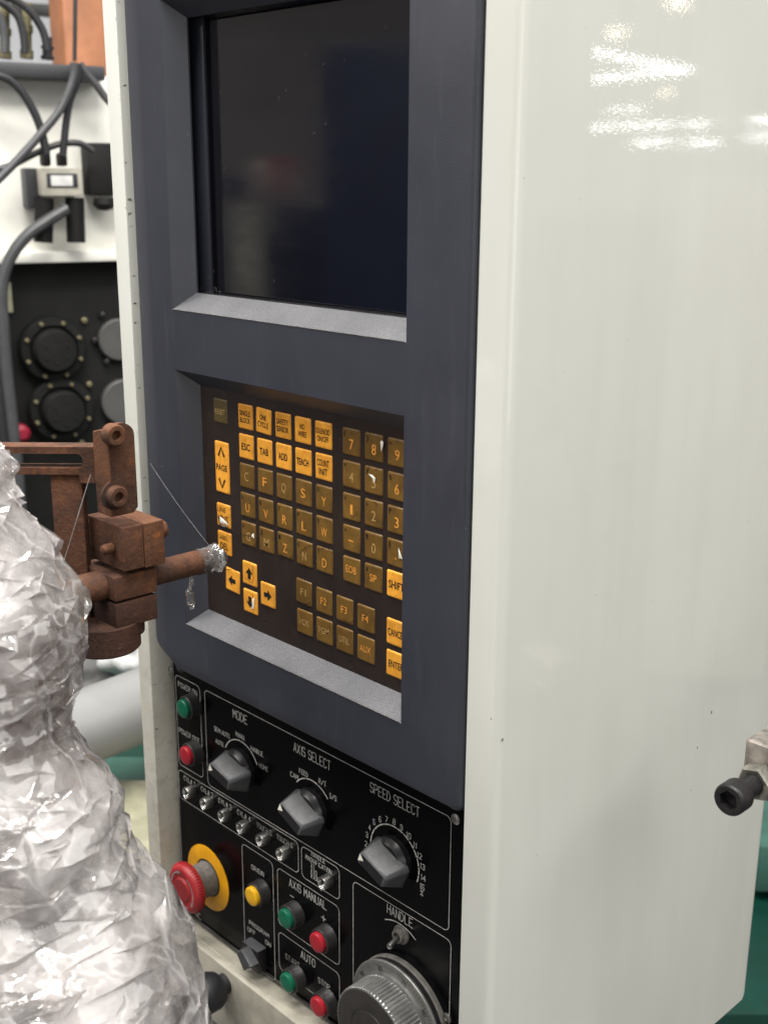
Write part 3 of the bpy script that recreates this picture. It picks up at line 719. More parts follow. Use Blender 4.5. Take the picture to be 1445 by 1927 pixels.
# rotary knobs: round skirt, tapered bar grip, white pointer
def rotary_knob(c, tilt):
    C = Vector((c[0], YP, c[1])); u = Vector((cos(tilt), 0, sin(tilt))); v = Vector((-sin(tilt), 0, cos(tilt))); o_ = Vector((0, -1, 0))
    bm = BM()
    def ring(h, a, b, wv_, k):   # a: pointer end, b: tail end, half width, corner cut
        return [C+o_*h+u*x+v*z for x, z in ((b, wv_-k), (b-k, wv_), (-a+k, wv_), (-a, wv_-k), (-a, -wv_+k), (-a+k, -wv_), (b-k, -wv_), (b, -wv_+k))]
    loops(bm, [ring(.0055, .0150, .0172, .0098, .003), ring(.0062, .0150, .0172, .0096, .0032), ring(.0190, .0128, .0132, .0050, .0022), ring(.0206, .0120, .0122, .0042, .0016)], True, True, True); fixn(bm)
    es = [e_ for e_ in bm.edges if e_.calc_length() > .006]
    bmesh.ops.bevel(bm, geom=es, offset=.0009, segments=2, profile=.6, affect='EDGES')
    g = obj('rotary_knob', bm, 'knob_grey', cab, 50)
    bm = BM(); lathe(bm, C, o_, [(0, .0152), (.0040, .0152), (.0056, .0140), (.0075, .0120), (.0075, .0105)], 48); obj('knob_skirt', bm, 'knob_dark', g)
    bm = BM(); yy = .02075; tri_ = [(-.0118, .0034), (-.0118, -.0028), (-.0074, .0004)]
    f = face(bm, [C+o_*yy+u*x+v*z for x, z in tri_]); f.normal_update()
    if f.normal.y > 0: f.normal_flip()
    obj('pointer_mark', bm, 'torn_white', g)
    bm = BM(); f = face(bm, [C+o_*(yy-.0001)+u*x+v*z for x, z in ((-.0098, .0037), (-.0098, -.0037), (.0105, -.0037), (.0105, .0037))]); f.normal_update()
    if f.normal.y > 0: f.normal_flip()
    obj('grip_face', bm, 'knob_dark', g)
    bm = BM(); lathe(bm, C+u*.002-v*.0058+o_*.012, (-v*.9+o_*.35), [(0, .0016), (.0022, .0016), (.0022, .0008), (.0012, .0008)], 14); obj('set_screw', bm, 'steel_dull', g)
rotary_knob(CM, radians(-14)); rotary_knob(CA, radians(-24)); rotary_knob(CS, radians(-21))

# toggle switches
def toggle(px):
    p = F(*px, YP-.0072); C = Vector((p.x, YP, p.z)); o_ = Vector((0, -1, 0)); bm = BM()
    lathe(bm, C, o_, [(0, .0048), (.0005, .0049), (.0064, .0047), (.0071, .0044), (.0072, .0038), (.0066, .0035), (.001, .0032)], 30, True, True); o = obj('toggle_switch', bm, 'steel_dull', cab)
    bm = BM(); s = C+o_*.002; d = Vector((-.05, -.72, -.62)).normalized()
    tube(bm, [s, s+d*.0045, s+d*.0068, s+d*.0076], [.0011, .0011, .0013, .0007], 12); obj('lever', bm, 'steel_bright', o)
for px in ((349, 1493.5), (382, 1513.5), (415.8, 1537), (450.5, 1559), (487.4, 1582.2), (525.8, 1609), (604.8, 1663.5)): toggle(px)
p = F(752.5, 1760, YP-.002); C = Vector((p.x, YP, p.z)); bm = BM()
lathe(bm, C, (0, -1, 0), [(0, .0064), (.0018, .0064), (.0022, .006), (.0022, .0044), (.0050, .0044), (.0050, .003), (.003, .0028)], 26); o = obj('toggle_switch', bm, 'grey_dusty', cab)
tp = F(731.5, 1782.5, YP-.0145); s = C+Vector((0, -.003, 0)); d = (tp-s); bm = BM()
tube(bm, [s, s+d*.3, s+d*.9, s+d*.97, s+d], [.0013, .0015, .0021, .0019, .0008], 14); obj('lever', bm, 'steel_dull', o)

# program selector: square bezel with an angled bar grip
bm = BM(); box(bm, (-.0206, .0165, .8792), (-.0016, YP, .8982), .0009); sel = obj('selector_switch', bm, 'knob_dark', cab)
bm = BM(); P4 = [(-.0190, .8935), (-.0120, .8990), (-.0010, .8900), (-.0098, .8815)]
cx = sum(p[0] for p in P4)/4; cz = sum(p[1] for p in P4)/4
loops(bm, [[(cx+(x-cx)*s_, y, cz+(z-cz)*s_) for x, z in P4] for s_, y in ((1.05, .0166), (1, .0125), (.97, .0100), (.9, .0093))], True, True, True); fixn(bm); obj('grip', bm, 'knob_grey', sel, 30)
bm = BM(); face(bm, [(-.0202, .0166, .8985), (-.0020, .0166, .8985), (-.0020, YP-.0002, .8985), (-.0202, YP-.0002, .8985)]); obj('bezel_top', bm, 'knob_grey', sel)

# emergency stop
EC = Vector((-.0738, YP, .9243)); o_ = Vector((0, -1, 0)); bm = BM()
prof = [(.0155, .0150), (.0160, .0185), (.0172, .0196), (.0196, .0200), (.0222, .0196), (.0240, .0180), (.0248, .0160), (.0246, .0130), (.0240, .0112), (.0240, .0102), (.0247, .0094), (.0250, .004), (.0250, .0003)]
lathe(bm, EC, o_, prof, 72)
for v in bm.verts:   # fine grip ribs round the rim
    h = YP-v.co.y; q = v.co-EC; rr_ = sqrt(q.x**2+q.z**2)
es_ = obj('emergency_stop', bm, 'estop_red', cab)
bm = BM(); lathe(bm, EC, o_, [(.0247, .0093), (.0253, .0086), (.0255, .004), (.0255, .0003)], 40); obj('centre_disc', bm, 'estop_red_dark', es_)
for a0, a1 in ((-.5, 1.05), (1.9, 3.0), (4.0, 5.2)):
    bm = BM(); k = 14; ribbon(bm, [(EC.x+.0143*cos(a0+(a1-a0)*j/k), EC.z+.0143*sin(a0+(a1-a0)*j/k)) for j in range(k+1)], .0010, YP-.02488)
    pe = (EC.x+.0143*cos(a0), EC.z+.0143*sin(a0)); td = (sin(a0), -cos(a0)); nd = (cos(a0), sin(a0))
    f = face(bm, [(pe[0]+nd[0]*.0016, YP-.02489, pe[1]+nd[1]*.0016), (pe[0]-nd[0]*.0016, YP-.02489, pe[1]-nd[1]*.0016), (pe[0]+td[0]*.0034, YP-.02489, pe[1]+td[1]*.0034)]); f.normal_update()
    if f.normal.y > 0: f.normal_flip()
    obj('arrow_mark', bm, 'print_dim', es_)
for i in range(56):  # ribs
    a = 2*pi*i/56; bm = BM(); pts = []
    for h, r_ in ((.0168, .0193), (.0196, .0203), (.0222, .0197)): pts.append(EC+o_*h+Vector((cos(a), 0, sin(a)))*r_)
    tube(bm, pts, .00035, 4); obj('grip_rib', bm, 'estop_red', es_)
bm = BM(); lathe(bm, EC, o_, [(0, .0142), (.0012, .0142), (.0018, .0136), (.0085, .0134), (.0090, .0128), (.0096, .0134), (.0156, .0140)], 48); obj('collar', bm, 'grey_dusty', es_)
bm = BM(); lathe(bm, EC, o_, [(.0002, .0270), (.0007, .0270), (.0008, .0268), (.0008, .0156), (.0004, .0154)], 72, False, False); obj('yellow_plate', bm, 'plate_yellow', es_)
bm = BM(); lathe(bm, EC, o_, [(.0002, .0155), (.0011, .0153), (.0011, .0139)], 48, False, False); obj('gasket', bm, 'knob_dark', es_)

# handwheel
HC = Vector((.1440, YP, .9262)); bm = BM()
lathe(bm, HC, o_, [(.0072, .0340), (.0075, .0402), (.0088, .0405), (.0096, .0401), (.0098, .0392), (.0102, .0335), (.0104, .0300), (.0104, .001)], 96); hw = obj('handwheel', bm, 'aluminium_dial', cab)
bm = BM(); lathe(bm, HC, o_, [(0, .0404), (.0028, .0404), (.0036, .0398), (.0038, .0388)], 96, True, True); obj('fixed_ring', bm, 'grey_dusty', hw)
bm = BM(); lathe(bm, HC, o_, [(.0034, .0394), (.0073, .0394)], 72); obj('dark_gap', bm, 'knob_dark', hw)
bm = BM(); n = 72; rings = []
for h, rs in ((.0100, 0), (.0125, 0), (.0130, 1), (.0295, 1), (.0306, .4)):
    ring = []
    for i in range(n*4):
        a = 2*pi*i/(n*4); ph = i % 4; dep = .0009*rs*(1 if ph in (1, 2) else 0); base = .0331 if h < .013 else .0322
        ring.append(HC+o_*h+Vector((cos(a), 0, sin(a)))*(base-dep-(.0006 if h > .03 else 0)))
    rings.append(ring)
loops(bm, rings, True, False, True); fixn(bm); kn = obj('knurled_knob', bm, 'aluminium_knurl', hw, 25)
bm = BM(); lathe(bm, HC, o_, [(.0300, .0309), (.0309, .0305), (.0311, .0290), (.0311, .0176), (.0308, .0174), (.0308, .0168), (.0311, .0166), (.0311, .0004)], 72, False, True); obj('knob_cap', bm, 'cap_dark', hw)
bm = BM()
for i in range(100):
    a = pi/2+.36-2*pi*i/100; L = .0040 if i % 10 == 0 else (.0032 if i % 5 == 0 else .0026)
    ribbon(bm, [(HC.x+r_*cos(a), HC.z+r_*sin(a)) for r_ in (.0390, .0390-L)], .00035, YP-.01035)
g = obj('graduations', bm, 'print_black', hw); g['kind'] = 'stuff'
for k in range(10):
    a = pi/2+.36-2*pi*(k)/10; s = str((80-10*k) % 100); bm = BM()
    add_text(bm, s, HC.x+.0352*cos(a), HC.z+.0352*sin(a), YP-.01038, .0044 if len(s) == 2 else .0020, .0036, 0, -.004, a-pi/2); obj('numeral', bm, 'print_black', hw)
bm = BM(); ribbon(bm, [(HC.x+r_*cos(pi/2-.35), HC.z+r_*sin(pi/2-.35)) for r_ in (.0402, .0388)], .0006, YP-.0039); obj('index_mark', bm, 'print_black', hw)

# ================================================================== RUSTY CLAMP
X0, Z0 = .0205, 1.2210           # axis of the rod that points at the panel (along Y)
cl = thing('rusty_clamp', (X0, -.10, 1.12), 'rusty brown clamp bracket with slotted arm and rod pointing at the keypad', 'clamp bracket')
def blk(name, tl, tr_, bot_py, xs, width, mat='rust', bev=.0008, pit=True):
    """block whose +X face lies on X=xs: front-top corner pixel tl, rear-top corner pixel tr_, lower front corner row bot_py"""
    a = FX(*tl, xs); b = FX(*tr_, xs); c = FX(tl[0], bot_py, xs)
    bm = BM(); box(bm, (xs-width, a.y, c.z), (xs, b.y, (a.z+b.z)/2), bev, 2); return obj(name, bm, mat, cl), a, b, c
ub, ua, ub_, uc = blk('upper_block', (230.5, 995), (269, 986), 1078, X0+.016, .040)
ub2, ua2, ub2_, uc2 = blk('clamp_jaw', (270, 986.5), (308.5, 977.5), 1070, X0+.016, .030, 'rust_orange')
mb, ma, mb_, mc = blk('middle_block', (215, 1090), (295.5, 1067), 1134.5, X0+.012, .040)
lb, la, lb_, lc = blk('lower_block', (218, 1138), (296, 1118.5), 1187, X0+.012, .040, 'rust_dark')
# threaded stud on the front of the upper block and dome screw on its rear
s = F(213, 1031, ua.y); bm = BM()
for i in range(7): lathe(bm, Vector((s.x, ua.y-.0004-.0007*i, s.z)), (0, -1, 0), [(0, .0028), (.00035, .0033), (.0007, .0028)], 16, False, False)
lathe(bm, Vector((s.x, ua.y-.0050, s.z)), (0, -1, 0), [(0, .0028), (.0020, .0026), (.0026, .0016)], 16); obj('threaded_stud', bm, 'rust_orange', ub)
yb = ub2_.y; s = F(313, 1006, yb); bm = BM(); lathe(bm, Vector((X0+.0065, yb, s.z)), (0, 1, 0), [(0, .0062), (.0035, .0062), (.006, .0050), (.0072, .0025), (.0075, .0004)], 24); obj('dome_screw', bm, 'rust_orange', ub2)
# rod through the middle block
rp = F(392, 1053, -.030); X0r, Z0r = rp.x, rp.z
bm = BM(); lathe(bm, (X0r, mb_.y-.002, Z0r), (0, 1, 0), [(0, .0076), (-.030-mb_.y, .0076), (-.028-mb_.y, .0070), (-.0275-mb_.y, .001)], 30); rod = obj('rod', bm, 'rust', cl)
bm = BM(); lathe(bm, (X0r-.003, ma.y+.002, Z0r), (0, -1, 0), [(0, .0090), (.058, .0090), (.060, .0080)], 30); obj('rod_stub', bm, 'rust', cl)
# base cylinder and small bolt under the blocks
bz = lc.z; c = Vector((xs_ := X0-.006, (la.y+lb_.y)/2-.012, 0)); bm = BM(); lathe(bm, (c.x, c.y, bz+.001), (0, 0, -1), [(0, .021), (.016, .021), (.0175, .0195)], 44); obj('round_base', bm, 'rust_dark', cl)
q = FX(252, 1180, X0+.004); bm = BM(); lathe(bm, (X0+.004, q.y, bz+.002), (0, 0, -1), [(0, .0066), (.0085, .0066), (.0098, .0058)], 26); obj('socket_bolt', bm, 'rust_dark', cl)
# upright plate with two cap screws
xu = X0+.012; A = FX(201, 812, xu); B = FX(252, 800, xu); Bt = FX(201, 972, xu)
yf = A.y; yb2 = B.y; zt = A.z; zb = uc.z+.03
zb = FX(203, 975, xu).z
bm = BM(); pr = [(yf+.0013, zb), (yf+.0013, zt-.004)] + [((yf+yb2)/2-(yb2-yf)/2*cos(a), zt-.004+.0075*sin(a)) for a in [pi*i/10 for i in range(11)]] + [(yb2, zb+.003), (yb2-.003, zb)]
loops(bm, [[(x, y, z) for y, z in pr] for x in (xu-.004, xu)], True, True, True); fixn(bm); up = obj('upright_plate', bm, 'rust', cl, 30)
fr = F(176, 830, yf); fw = xu-fr.x
bm = BM(); pr = [(xu-fw, yf-.0005, zb), (xu, yf-.0005, zb)]
loops(bm, [[(xu-fw*.98, y, zb), (xu+.0006, y, zb), (xu+.0006, y, zt-.012), (xu+.0006, y, zt-.003), (xu-fw*.35, y, zt+.0005), (xu-fw*.98, y, zt-.002), (xu-fw, y, zt-.012)] for y in (yf-.0004, yf+.0012)], True, True, True); fixn(bm)
bmesh.ops.bevel(bm, geom=list(bm.edges), offset=.0005, segments=1, affect='EDGES'); obj('upright_bar', bm, 'rust_orange', cl)
for px in ((221, 820), (226, 936)):
    p = FX(*px, xu+.006); bm = BM()
    lathe(bm, (xu-.001, p.y, p.z), (1, 0, 0), [(0, .0062), (.0055, .0062), (.0066, .0054), (.0066, .0030), (.0030, .0028)], 28); obj('cap_screw', bm, 'rust_orange' if px[1] < 900 else 'rust', up)
    if px[1] > 900:
        bm = BM(); lathe(bm, (xu-.0005, p.y, p.z), (1, 0, 0), [(0, .0084), (.0012, .0084), (.0014, .007)], 24); obj('washer', bm, 'rust_dark', up)
# slotted arm: runs off to the left at an angle to the panel; slot, end web, rear post
hr = Vector((cos(YAW), sin(YAW), 0)); hf = Vector((-sin(YAW), cos(YAW), 0)); zv = Vector((0, 0, 1))
PA = F(177, 865, yf) + hf*.003
def arm_pt(px, py):
    d = ray(px, py); q = CAM + d*((PA-CAM).dot(hf)/d.dot(hf)); return ((q-PA).dot(hr), q.z)
zt1 = arm_pt(100, 841)[1]; zt2 = arm_pt(100, 854)[1]; zb1 = arm_pt(100, 881)[1]; zb2 = arm_pt(100, 893)[1]
xl = arm_pt(-160, 850)[0]; xr = arm_pt(180, 850)[0]; xe = arm_pt(156, 868)[0]
bm = BM(); outer = [(xl, zb2), (arm_pt(150, 893)[0], zb2), (arm_pt(151, 909)[0], arm_pt(151, 909)[1]), (xr, arm_pt(176, 909)[1]), (xr, zt1), (xl, zt1)]
rs = min((zt2-zb1)/2, .0035); slot = [(xl+.01, zb1), (xe-rs, zb1)] + [(xe-rs+rs*cos(a), zb1+rs+rs*sin(a)) for a in [-pi/2+pi/2*i/5 for i in range(1, 6)]] + [(xe-rs+rs*cos(a), zt2-rs+rs*sin(a)) for a in [pi/2*i/5 for i in range(0, 5)]] + [(xe-rs, zt2), (xl+.01, zt2)]
pl = [[Vector((*p, 0)) for p in outer], [Vector((*p, 0)) for p in slot]]; tr3 = geometry.tessellate_polygon(pl); fl = [v for p in pl for v in p]
TH = .012; at_ = lambda v, o: Vector((PA.x, PA.y, 0))+hr*v.x+hf*o+zv*v.y
fr_ = [bm.verts.new(at_(v, 0)) for v in fl]; bk_ = [bm.verts.new(at_(v, TH)) for v in fl]
for t3 in tr3: bm.faces.new([fr_[i] for i in t3]); bm.faces.new([bk_[i] for i in t3][::-1])
for rng in (range(0, 6), range(6, len(fl))):
    rng = list(rng)
    for i, a in enumerate(rng): b = rng[(i+1) % len(rng)]; bm.faces.new((fr_[a], fr_[b], bk_[b], bk_[a]))
fixn(bm); obj('slotted_arm', bm, 'rust', cl, 30)
u0, u1 = arm_pt(93, 900)[0], arm_pt(152, 900)[0]; bm = BM(); box(bm, (u0, .002, arm_pt(120, 1240)[1]), (u1, .012, zb2+.001), .0008)
bmesh.ops.transform(bm, matrix=Matrix.Translation((PA.x, PA.y, 0)) @ Matrix.Rotation(YAW, 4, 'Z'), verts=bm.verts); obj('rear_post', bm, 'rust', cl)
# what the bag is draped over: rusty tooling column
for k, (px, py0, py1, r_) in enumerate(((40, 1040, 2000, .016), (66, 1420, 1720, .015), (10, 1500, 1990, .034), (190, 1700, 1960, .018))):
    a = FD(px, py0, .60+.01*k); b = FD(px, py1, .60+.01*k); bm = BM(); tube(bm, [a, Vector((a.x, a.y, b.z))], r_, 20); obj('tooling_column', bm, 'rust_orange' if k != 2 else 'bg_disc', cl)

# scrap of clear tape film on the rod end, with a hanging strand
sc_bm = BM(); rings = []
for i in range(12):
    y = -.038+.016*i/11; rr_ = .0080+.0020*(i > 8)*(i-8)/3
    rings.append([Vector((X0r+(rr_+.0016*noise.noise((i*.7, k*.9, 3)))*cos(2*pi*k/18), y+.002*noise.noise((k*.8, i*.5, 1)), Z0r+(rr_+.0018*noise.noise((i*.8, k*.9, 8)))*sin(2*pi*k/18))) for k in range(18)])
for k in range(18): rings[-1][k] = rings[-1][k].lerp(Vector((X0r+.004, -.018, Z0r+.001)), .55)
loops(sc_bm, rings, True, False, True)
sp = spline([F(366, 1062, -.036), F(362, 1082, -.036), F(361, 1098, -.036), F(357, 1112, -.036), F(359, 1130, -.036), F(362, 1146, -.036)], 6)
tube(sc_bm, sp, [.0011+.0016*abs(noise.noise((i*.45, 2, 0)))+(.0012 if 17 < i < 27 else 0) for i in range(len(sp))], 8); fixn(sc_bm)
tag(obj('tape_scrap', sc_bm, 'scrap_film', None, 30), 'crumpled clear tape scrap with hanging strand on the rusty rod end', 'tape scrap')

# cobweb threads
def thread(a, b, sag, r, lab):
    bm = BM(); a, b = Vector(a), Vector(b)
    tube(bm, [a.lerp(b, i/20)+Vector((0, 0, -sag*4*(i/20)*(1-i/20))) for i in range(21)], r, 5); tag(obj('cobweb_thread', bm, 'thread_film', None), lab, 'cobweb')
thread(F(283, 872, -.001), F(403, 1038, -.022), .002, .00011, 'fine grey cobweb thread from left bezel edge down to the rod tip')
thread(F(171, 893, yf-.006), F(121, 1056, yf-.02), .0, .00026, 'pale slack thread hanging in front of the rusty rear post')

# ================================================================== PLASTIC BAG
OUT = [(0, 838), (25, 880), (45, 940), (53, 968), (76, 992), (105, 1040), (131, 1095), (149, 1142), (153, 1195), (151, 1250), (143, 1310), (141, 1370), (165, 1420), (196, 1456), (222, 1492), (236, 1535), (233, 1565), (252, 1622), (272, 1682), (312, 1732), (322, 1752), (347, 1802), (370, 1852), (379, 1900), (382, 1950), (384, 2040)]
def oat(py):
    for (x0_, y0_), (x1_, y1_) in zip(OUT, OUT[1:]):
        if y0_ <= py <= y1_: return x0_+(x1_-x0_)*(py-y0_)/(y1_-y0_)
    return OUT[-1][0]
hr = Vector((cos(YAW), sin(YAW), 0)); hf = Vector((-sin(YAW), cos(YAW), 0)); DB = .575
def bag_shell(NR, NS, inset, seed, amp):
    bm = BM(); rings = []; sv = Vector((seed*3.1, seed*1.7, seed*.9))
    for i in range(NR+1):
        py = 822+1170*i/NR; ring = []
        pxr = oat(max(838, min(2039, py))); S = FD(pxr-10, py, DB); rr_ = (pxr+90)*DB/FPX; c = S-hr*rr_
        if py < 838: rr_ *= max(.05, 1-(838-py)/16)
        for k in range(NS):
            a = 2*pi*k/NS; d = (hr*cos(a)+hf*sin(a)*.75).normalized()
            p = c+hr*cos(a)*rr_+hf*sin(a)*(rr_*.75+.008)-d*inset
            w_ = noise.noise_vector(p*13+sv); w2 = noise.noise_vector(p*30+sv)
            q1 = Vector((p.x*20, p.y*20, p.z*9))+sv+w_*1.3; q2 = Vector((p.x*44, p.y*44, p.z*24))+sv*2+w_*1.6+w2*.5; q3 = p*85+sv+w2*1.2
            r1 = 1-abs(noise.noise(q1))*2.6; r2 = 1-abs(noise.noise(q2))*2.6; r3 = 1-abs(noise.noise(q3))*2.6
            dsp = amp*(.010*noise.noise(p*10+sv)+.0058*(r1-.35)+.0038*(r2-.35)+.0014*(r3-.35))
            ring.append(p+d*dsp*(1-.35*max(0, cos(a))**6)*min(1, rr_/.03))
        rings.append(ring)
    loops(bm, rings, True, True, False)
    return fixn(bm)
def bag_facets(NR, NS, inset, seed, amp):
    # sharp crumpled film: jittered triangles, long folds
    bm = BM(); rings = []; rnd = random.Random(seed); sv = Vector((seed*3.1, seed*1.7, seed*.9))
    for i in range(NR+1):
        py_ = 822+1170*i/NR; ring = []
        for k in range(NS):
            py = py_+((rnd.random()-.5)*1.1*1170/NR if 0 < i < NR else 0)
            pxr = oat(max(838, min(2039, py))); S = FD(pxr-10, py, DB); rr_ = (pxr+90)*DB/FPX; c = S-hr*rr_
            if py < 838: rr_ *= max(.05, 1-(838-py)/16)
            a = 2*pi*(k+(rnd.random()-.5)*1.1+.5*(i % 2))/NS; d = (hr*cos(a)+hf*sin(a)*.75).normalized()
            p = c+hr*cos(a)*rr_+hf*sin(a)*(rr_*.75+.008)-d*inset
            w_ = noise.noise_vector(p*13+sv); q1 = Vector((p.x*22, p.y*22, p.z*9))+sv+w_*1.3
            dsp = amp*(.008*noise.noise(p*10+sv)+.0080*(1-abs(noise.noise(q1))*2.6-.35)+.0046*(rnd.random()-.5))
            ring.append(bm.verts.new(p+d*dsp*(1-.35*max(0, cos(a))**6)*min(1, rr_/.03)))
        rings.append(ring)
    for ra, rb in zip(rings, rings[1:]):
        for k in range(NS):
            a, b, c, d = ra[k], ra[(k+1) % NS], rb[(k+1) % NS], rb[k]
            if rnd.random() < .5: bm.faces.new((a, b, c)); bm.faces.new((a, c, d))
            else: bm.faces.new((a, b, d)); bm.faces.new((b, c, d))
    return fixn(bm)
bag = thing('plastic_bag', FD(20, 1900, DB), 'crumpled clear plastic wrapping draped over machinery in front of cabinet', 'plastic bag')
obj('outer_film', bag_facets(66, 46, 0, 1, 1.25), 'bag_film', bag, 48)
obj('middle_film', bag_facets(84, 34, .007, 5, 1.5), 'bag_film', bag, 44)
obj('inner_film', bag_shell(200, 160, .016, 2, 1.2), 'bag_film_inner', bag, 180)

# ================================================================== BOLT ON THE RIGHT
Bd = .64
hc = FD(1369, 1507, Bd); bt = thing('adjusting_bolt', (hc.x, hc.y+.05, hc.z-.02), 'black socket head bolt with nut in worn steel block by cabinet side', 'bolt')
ax = Vector((.0, 1, 0.0)); hr_ = .0093
bm = BM(); n = 96; rings = []
for h, r_, kn_ in ((0, .0068, 0), (0, .0082, 0), (.0006, .0089, 0), (.0016, hr_, .3), (.0030, hr_, 1), (.0112, hr_, 1), (.0118, hr_-.0004, 0), (.0118, .005, 0)):
    rings.append([hc+ax*h+Vector((cos(2*pi*i/n), 0, sin(2*pi*i/n)))*(r_-(.00022*kn_ if i % 2 else 0)) for i in range(n)])
loops(bm, rings, True, False, True)
hexr = lambda h, r_: [hc+ax*h+Vector((cos(2*pi*i/n), 0, sin(2*pi*i/n)))*(r_*cos(pi/6)/cos(((2*pi*i/n+.3) % (pi/3))-pi/6)) for i in range(n)]
loops(bm, [[hc+Vector((cos(2*pi*i/n), 0, sin(2*pi*i/n)))*.0068 for i in range(n)], hexr(.0003, .0058), hexr(.0062, .0057), [hc+ax*.0075 for i in range(n)]], True); bmesh.ops.remove_doubles(bm, verts=bm.verts, dist=1e-6); fixn(bm)
obj('bolt_head', bm, 'oxide_steel', bt, 30)
bm = BM(); pr = [(.0112, .0050)]
for i in range(18): h = .0118+.0013*i; pr += [(h, .0052), (h+.0004, .0059), (h+.0009, .0059)]
lathe(bm, hc, ax, pr+[(.0365, .0052)], 36); obj('threaded_shank', bm, 'oxide_steel', bt, 50)
nb = hc+ax*.0262; bm = BM()
loops(bm, [[nb+ax*h+Vector((cos(pi/3*i+.25), 0, sin(pi/3*i+.25)))*r_ for i in range(6)] for h, r_ in ((.0012, .0062), (0, .0094), (.0012, .0106), (.0090, .0106))], True, False, True); fixn(bm); obj('hex_nut', bm, 'zinc_nut', bt, 20)
bm = BM(); b0 = nb+ax*.0086; box(bm, (b0.x-.0115, b0.y, b0.z-.0125), (b0.x+.030, b0.y+.030, b0.z+.0215), .0028, 3); obj('steel_block', bm, 'worn_steel', bt)

# ================================================================== BACKGROUND MACHINE (left, out of focus)
u_ = Vector((.287, .958, 0)).normalized(); n_ = Vector((.958, -.287, 0)).normalized(); zv = Vector((0, 0, 1))
O_ = FD(100, 400, 1.85)
def B(px, py, off=0.0):
    d = ray(px, py); return CAM + d*((O_+n_*off-CAM).dot(n_)/d.dot(n_))
O0 = B(100, 880); bgm = thing('spring_machine', (O0.x, O0.y, .6), 'white machine with black face plate, round flanges and hoses behind cabinet', 'machine')
def bbox(name, p0, p1, off, th, mat, bev=.003, par=None):
    """box on the machine's face: pixel corners, front offset, thickness going back"""
    a = B(*p0, off); b = B(*p1, off); ua_ = (a-O_).dot(u_); ub_x = (b-O_).dot(u_)
    m = Matrix((u_, -n_, zv)).transposed()
    bm = BM(); box(bm, (min(ua_, ub_x), -off, min(a.z, b.z)), (max(ua_, ub_x), -off+th, max(a.z, b.z)), bev)
    bmesh.ops.transform(bm, matrix=m.to_4x4(), verts=bm.verts); bmesh.ops.translate(bm, verts=bm.verts, vec=Vector((O_.x, O_.y, 0)))
    return obj(name, bm, mat, par or bgm)
bbox('white_housing', (-80, 130), (330, 486), .0, .25, 'bg_white', .012)
bbox('white_ledge', (-80, 477), (330, 489), .02, .05, 'bg_white', .004)
bbox('black_band', (-80, 111), (200, 152), .05, .12, 'bg_band', .004)
bbox('face_plate', (-40, 489), (330, 1150), -.03, .2, 'bg_black', .003)
bbox('edge_post', (-60, 560), (8, 1000), .03, .05, 'bg_white', .004)
def flange(px, py, r, off):
    c = B(px, py, off-.045); bm = BM()
    lathe(bm, c, n_, [(0, r*1.0), (.018, r), (.022, r*.95), (.023, r*.74), (.016, r*.72), (.016, r*.66), (.040, r*.63), (.045, r*.58), (.046, .002)], 44); o = obj('flange', bm, 'bg_black', bgm)
    for i in range(8):
        a = pi/8+2*pi*i/8; d = u_*cos(a)+zv*sin(a); bm = BM(); lathe(bm, c+d*r*.85+n_*.018, n_, [(0, r*.07), (.008, r*.07), (.010, r*.045)], 12); obj('bolt', bm, 'bg_brass', o)
    for i in range(6):
        a = pi/6+2*pi*i/6; d = u_*cos(a)+zv*sin(a); bm = BM(); lathe(bm, c+d*r*.36+n_*.046, n_, [(0, r*.05), (.0008, r*.05)], 10); obj('hole', bm, 'knob_dark', o)
flange(97, 655, .0535, .02); flange(113, 768, .0535, .02)
for px, py, r in ((222, 638, .035), (232, 755, .039)):
    bm = BM(); lathe(bm, B(px, py, -.03), n_, [(0, r), (.012, r), (.014, r*.93), (.014, .002)], 40); obj('cover_disc', bm, 'bg_disc', bgm)
for px, py in ((158, 602), (167, 722), (153, 832), (192, 592), (200, 680), (178, 640)):
    bm = BM(); lathe(bm, B(px, py, -.03), n_, [(0, .005), (.008, .005), (.009, .003)], 12); obj('screw', bm, 'bg_brass' if px < 170 else 'knob_dark', bgm)
bbox('tag_plate', (-6, 532), (26, 588), -.02, .006, 'bg_tag', .001)
bm = BM(); lathe(bm, B(38, 812, -.03), n_, [(0, .014), (.02, .014), (.026, .008)], 16); obj('red_button', bm, 'bg_red', bgm)
# valve unit
bbox('valve_bracket', (47, 316), (80, 392), .035, .04, 'bg_band', .003); bbox('valve_block', (76, 316), (158, 369), .06, .07, 'bg_valve', .003)
lb_o = bbox('valve_label', (88, 326), (148, 353), .0615, .002, 'bg_band', .0005); bbox('label_panel', (96, 330), (138, 350), .0625, .001, 'bg_label', .0002)
for px in (90, 121):
    bbox('hose_fitting', (px-9, 287), (px+8, 313), .05, .03, 'bg_black', .004)
for px in (84, 141):
    c = B(px, 372, .04); d = B(px+(-2 if px < 100 else 3), 456, .04); bm = BM(); tube(bm, [c, d], .0145, 16); obj('coil', bm, 'bg_black', bgm)
bbox('junction_box', (163, 268), (230, 368), .04, .06, 'bg_black', .006)
bm = BM(); lathe(bm, B(196, 372, .03), zv*-1, [(0, .016), (.010, .018), (.018, .012), (.02, .002)], 20); obj('cable_gland', bm, 'bg_black', bgm)
def hose(pts, r, mat='bg_cable', off=.07):
    bm = BM(); tube(bm, spline([B(p[0], p[1], p[2] if len(p) > 2 else off) for p in pts], 7), r, 10); obj('hose', bm, mat, bgm)
hose([(140, 118), (138, 150), (115, 205), (75, 255), (35, 300), (-10, 345), (-50, 380)], .0062, 'bg_cable_grey', .09)
hose([(146, 120), (146, 150), (132, 190), (124, 240), (119, 292)], .0058, 'bg_cable', .08)
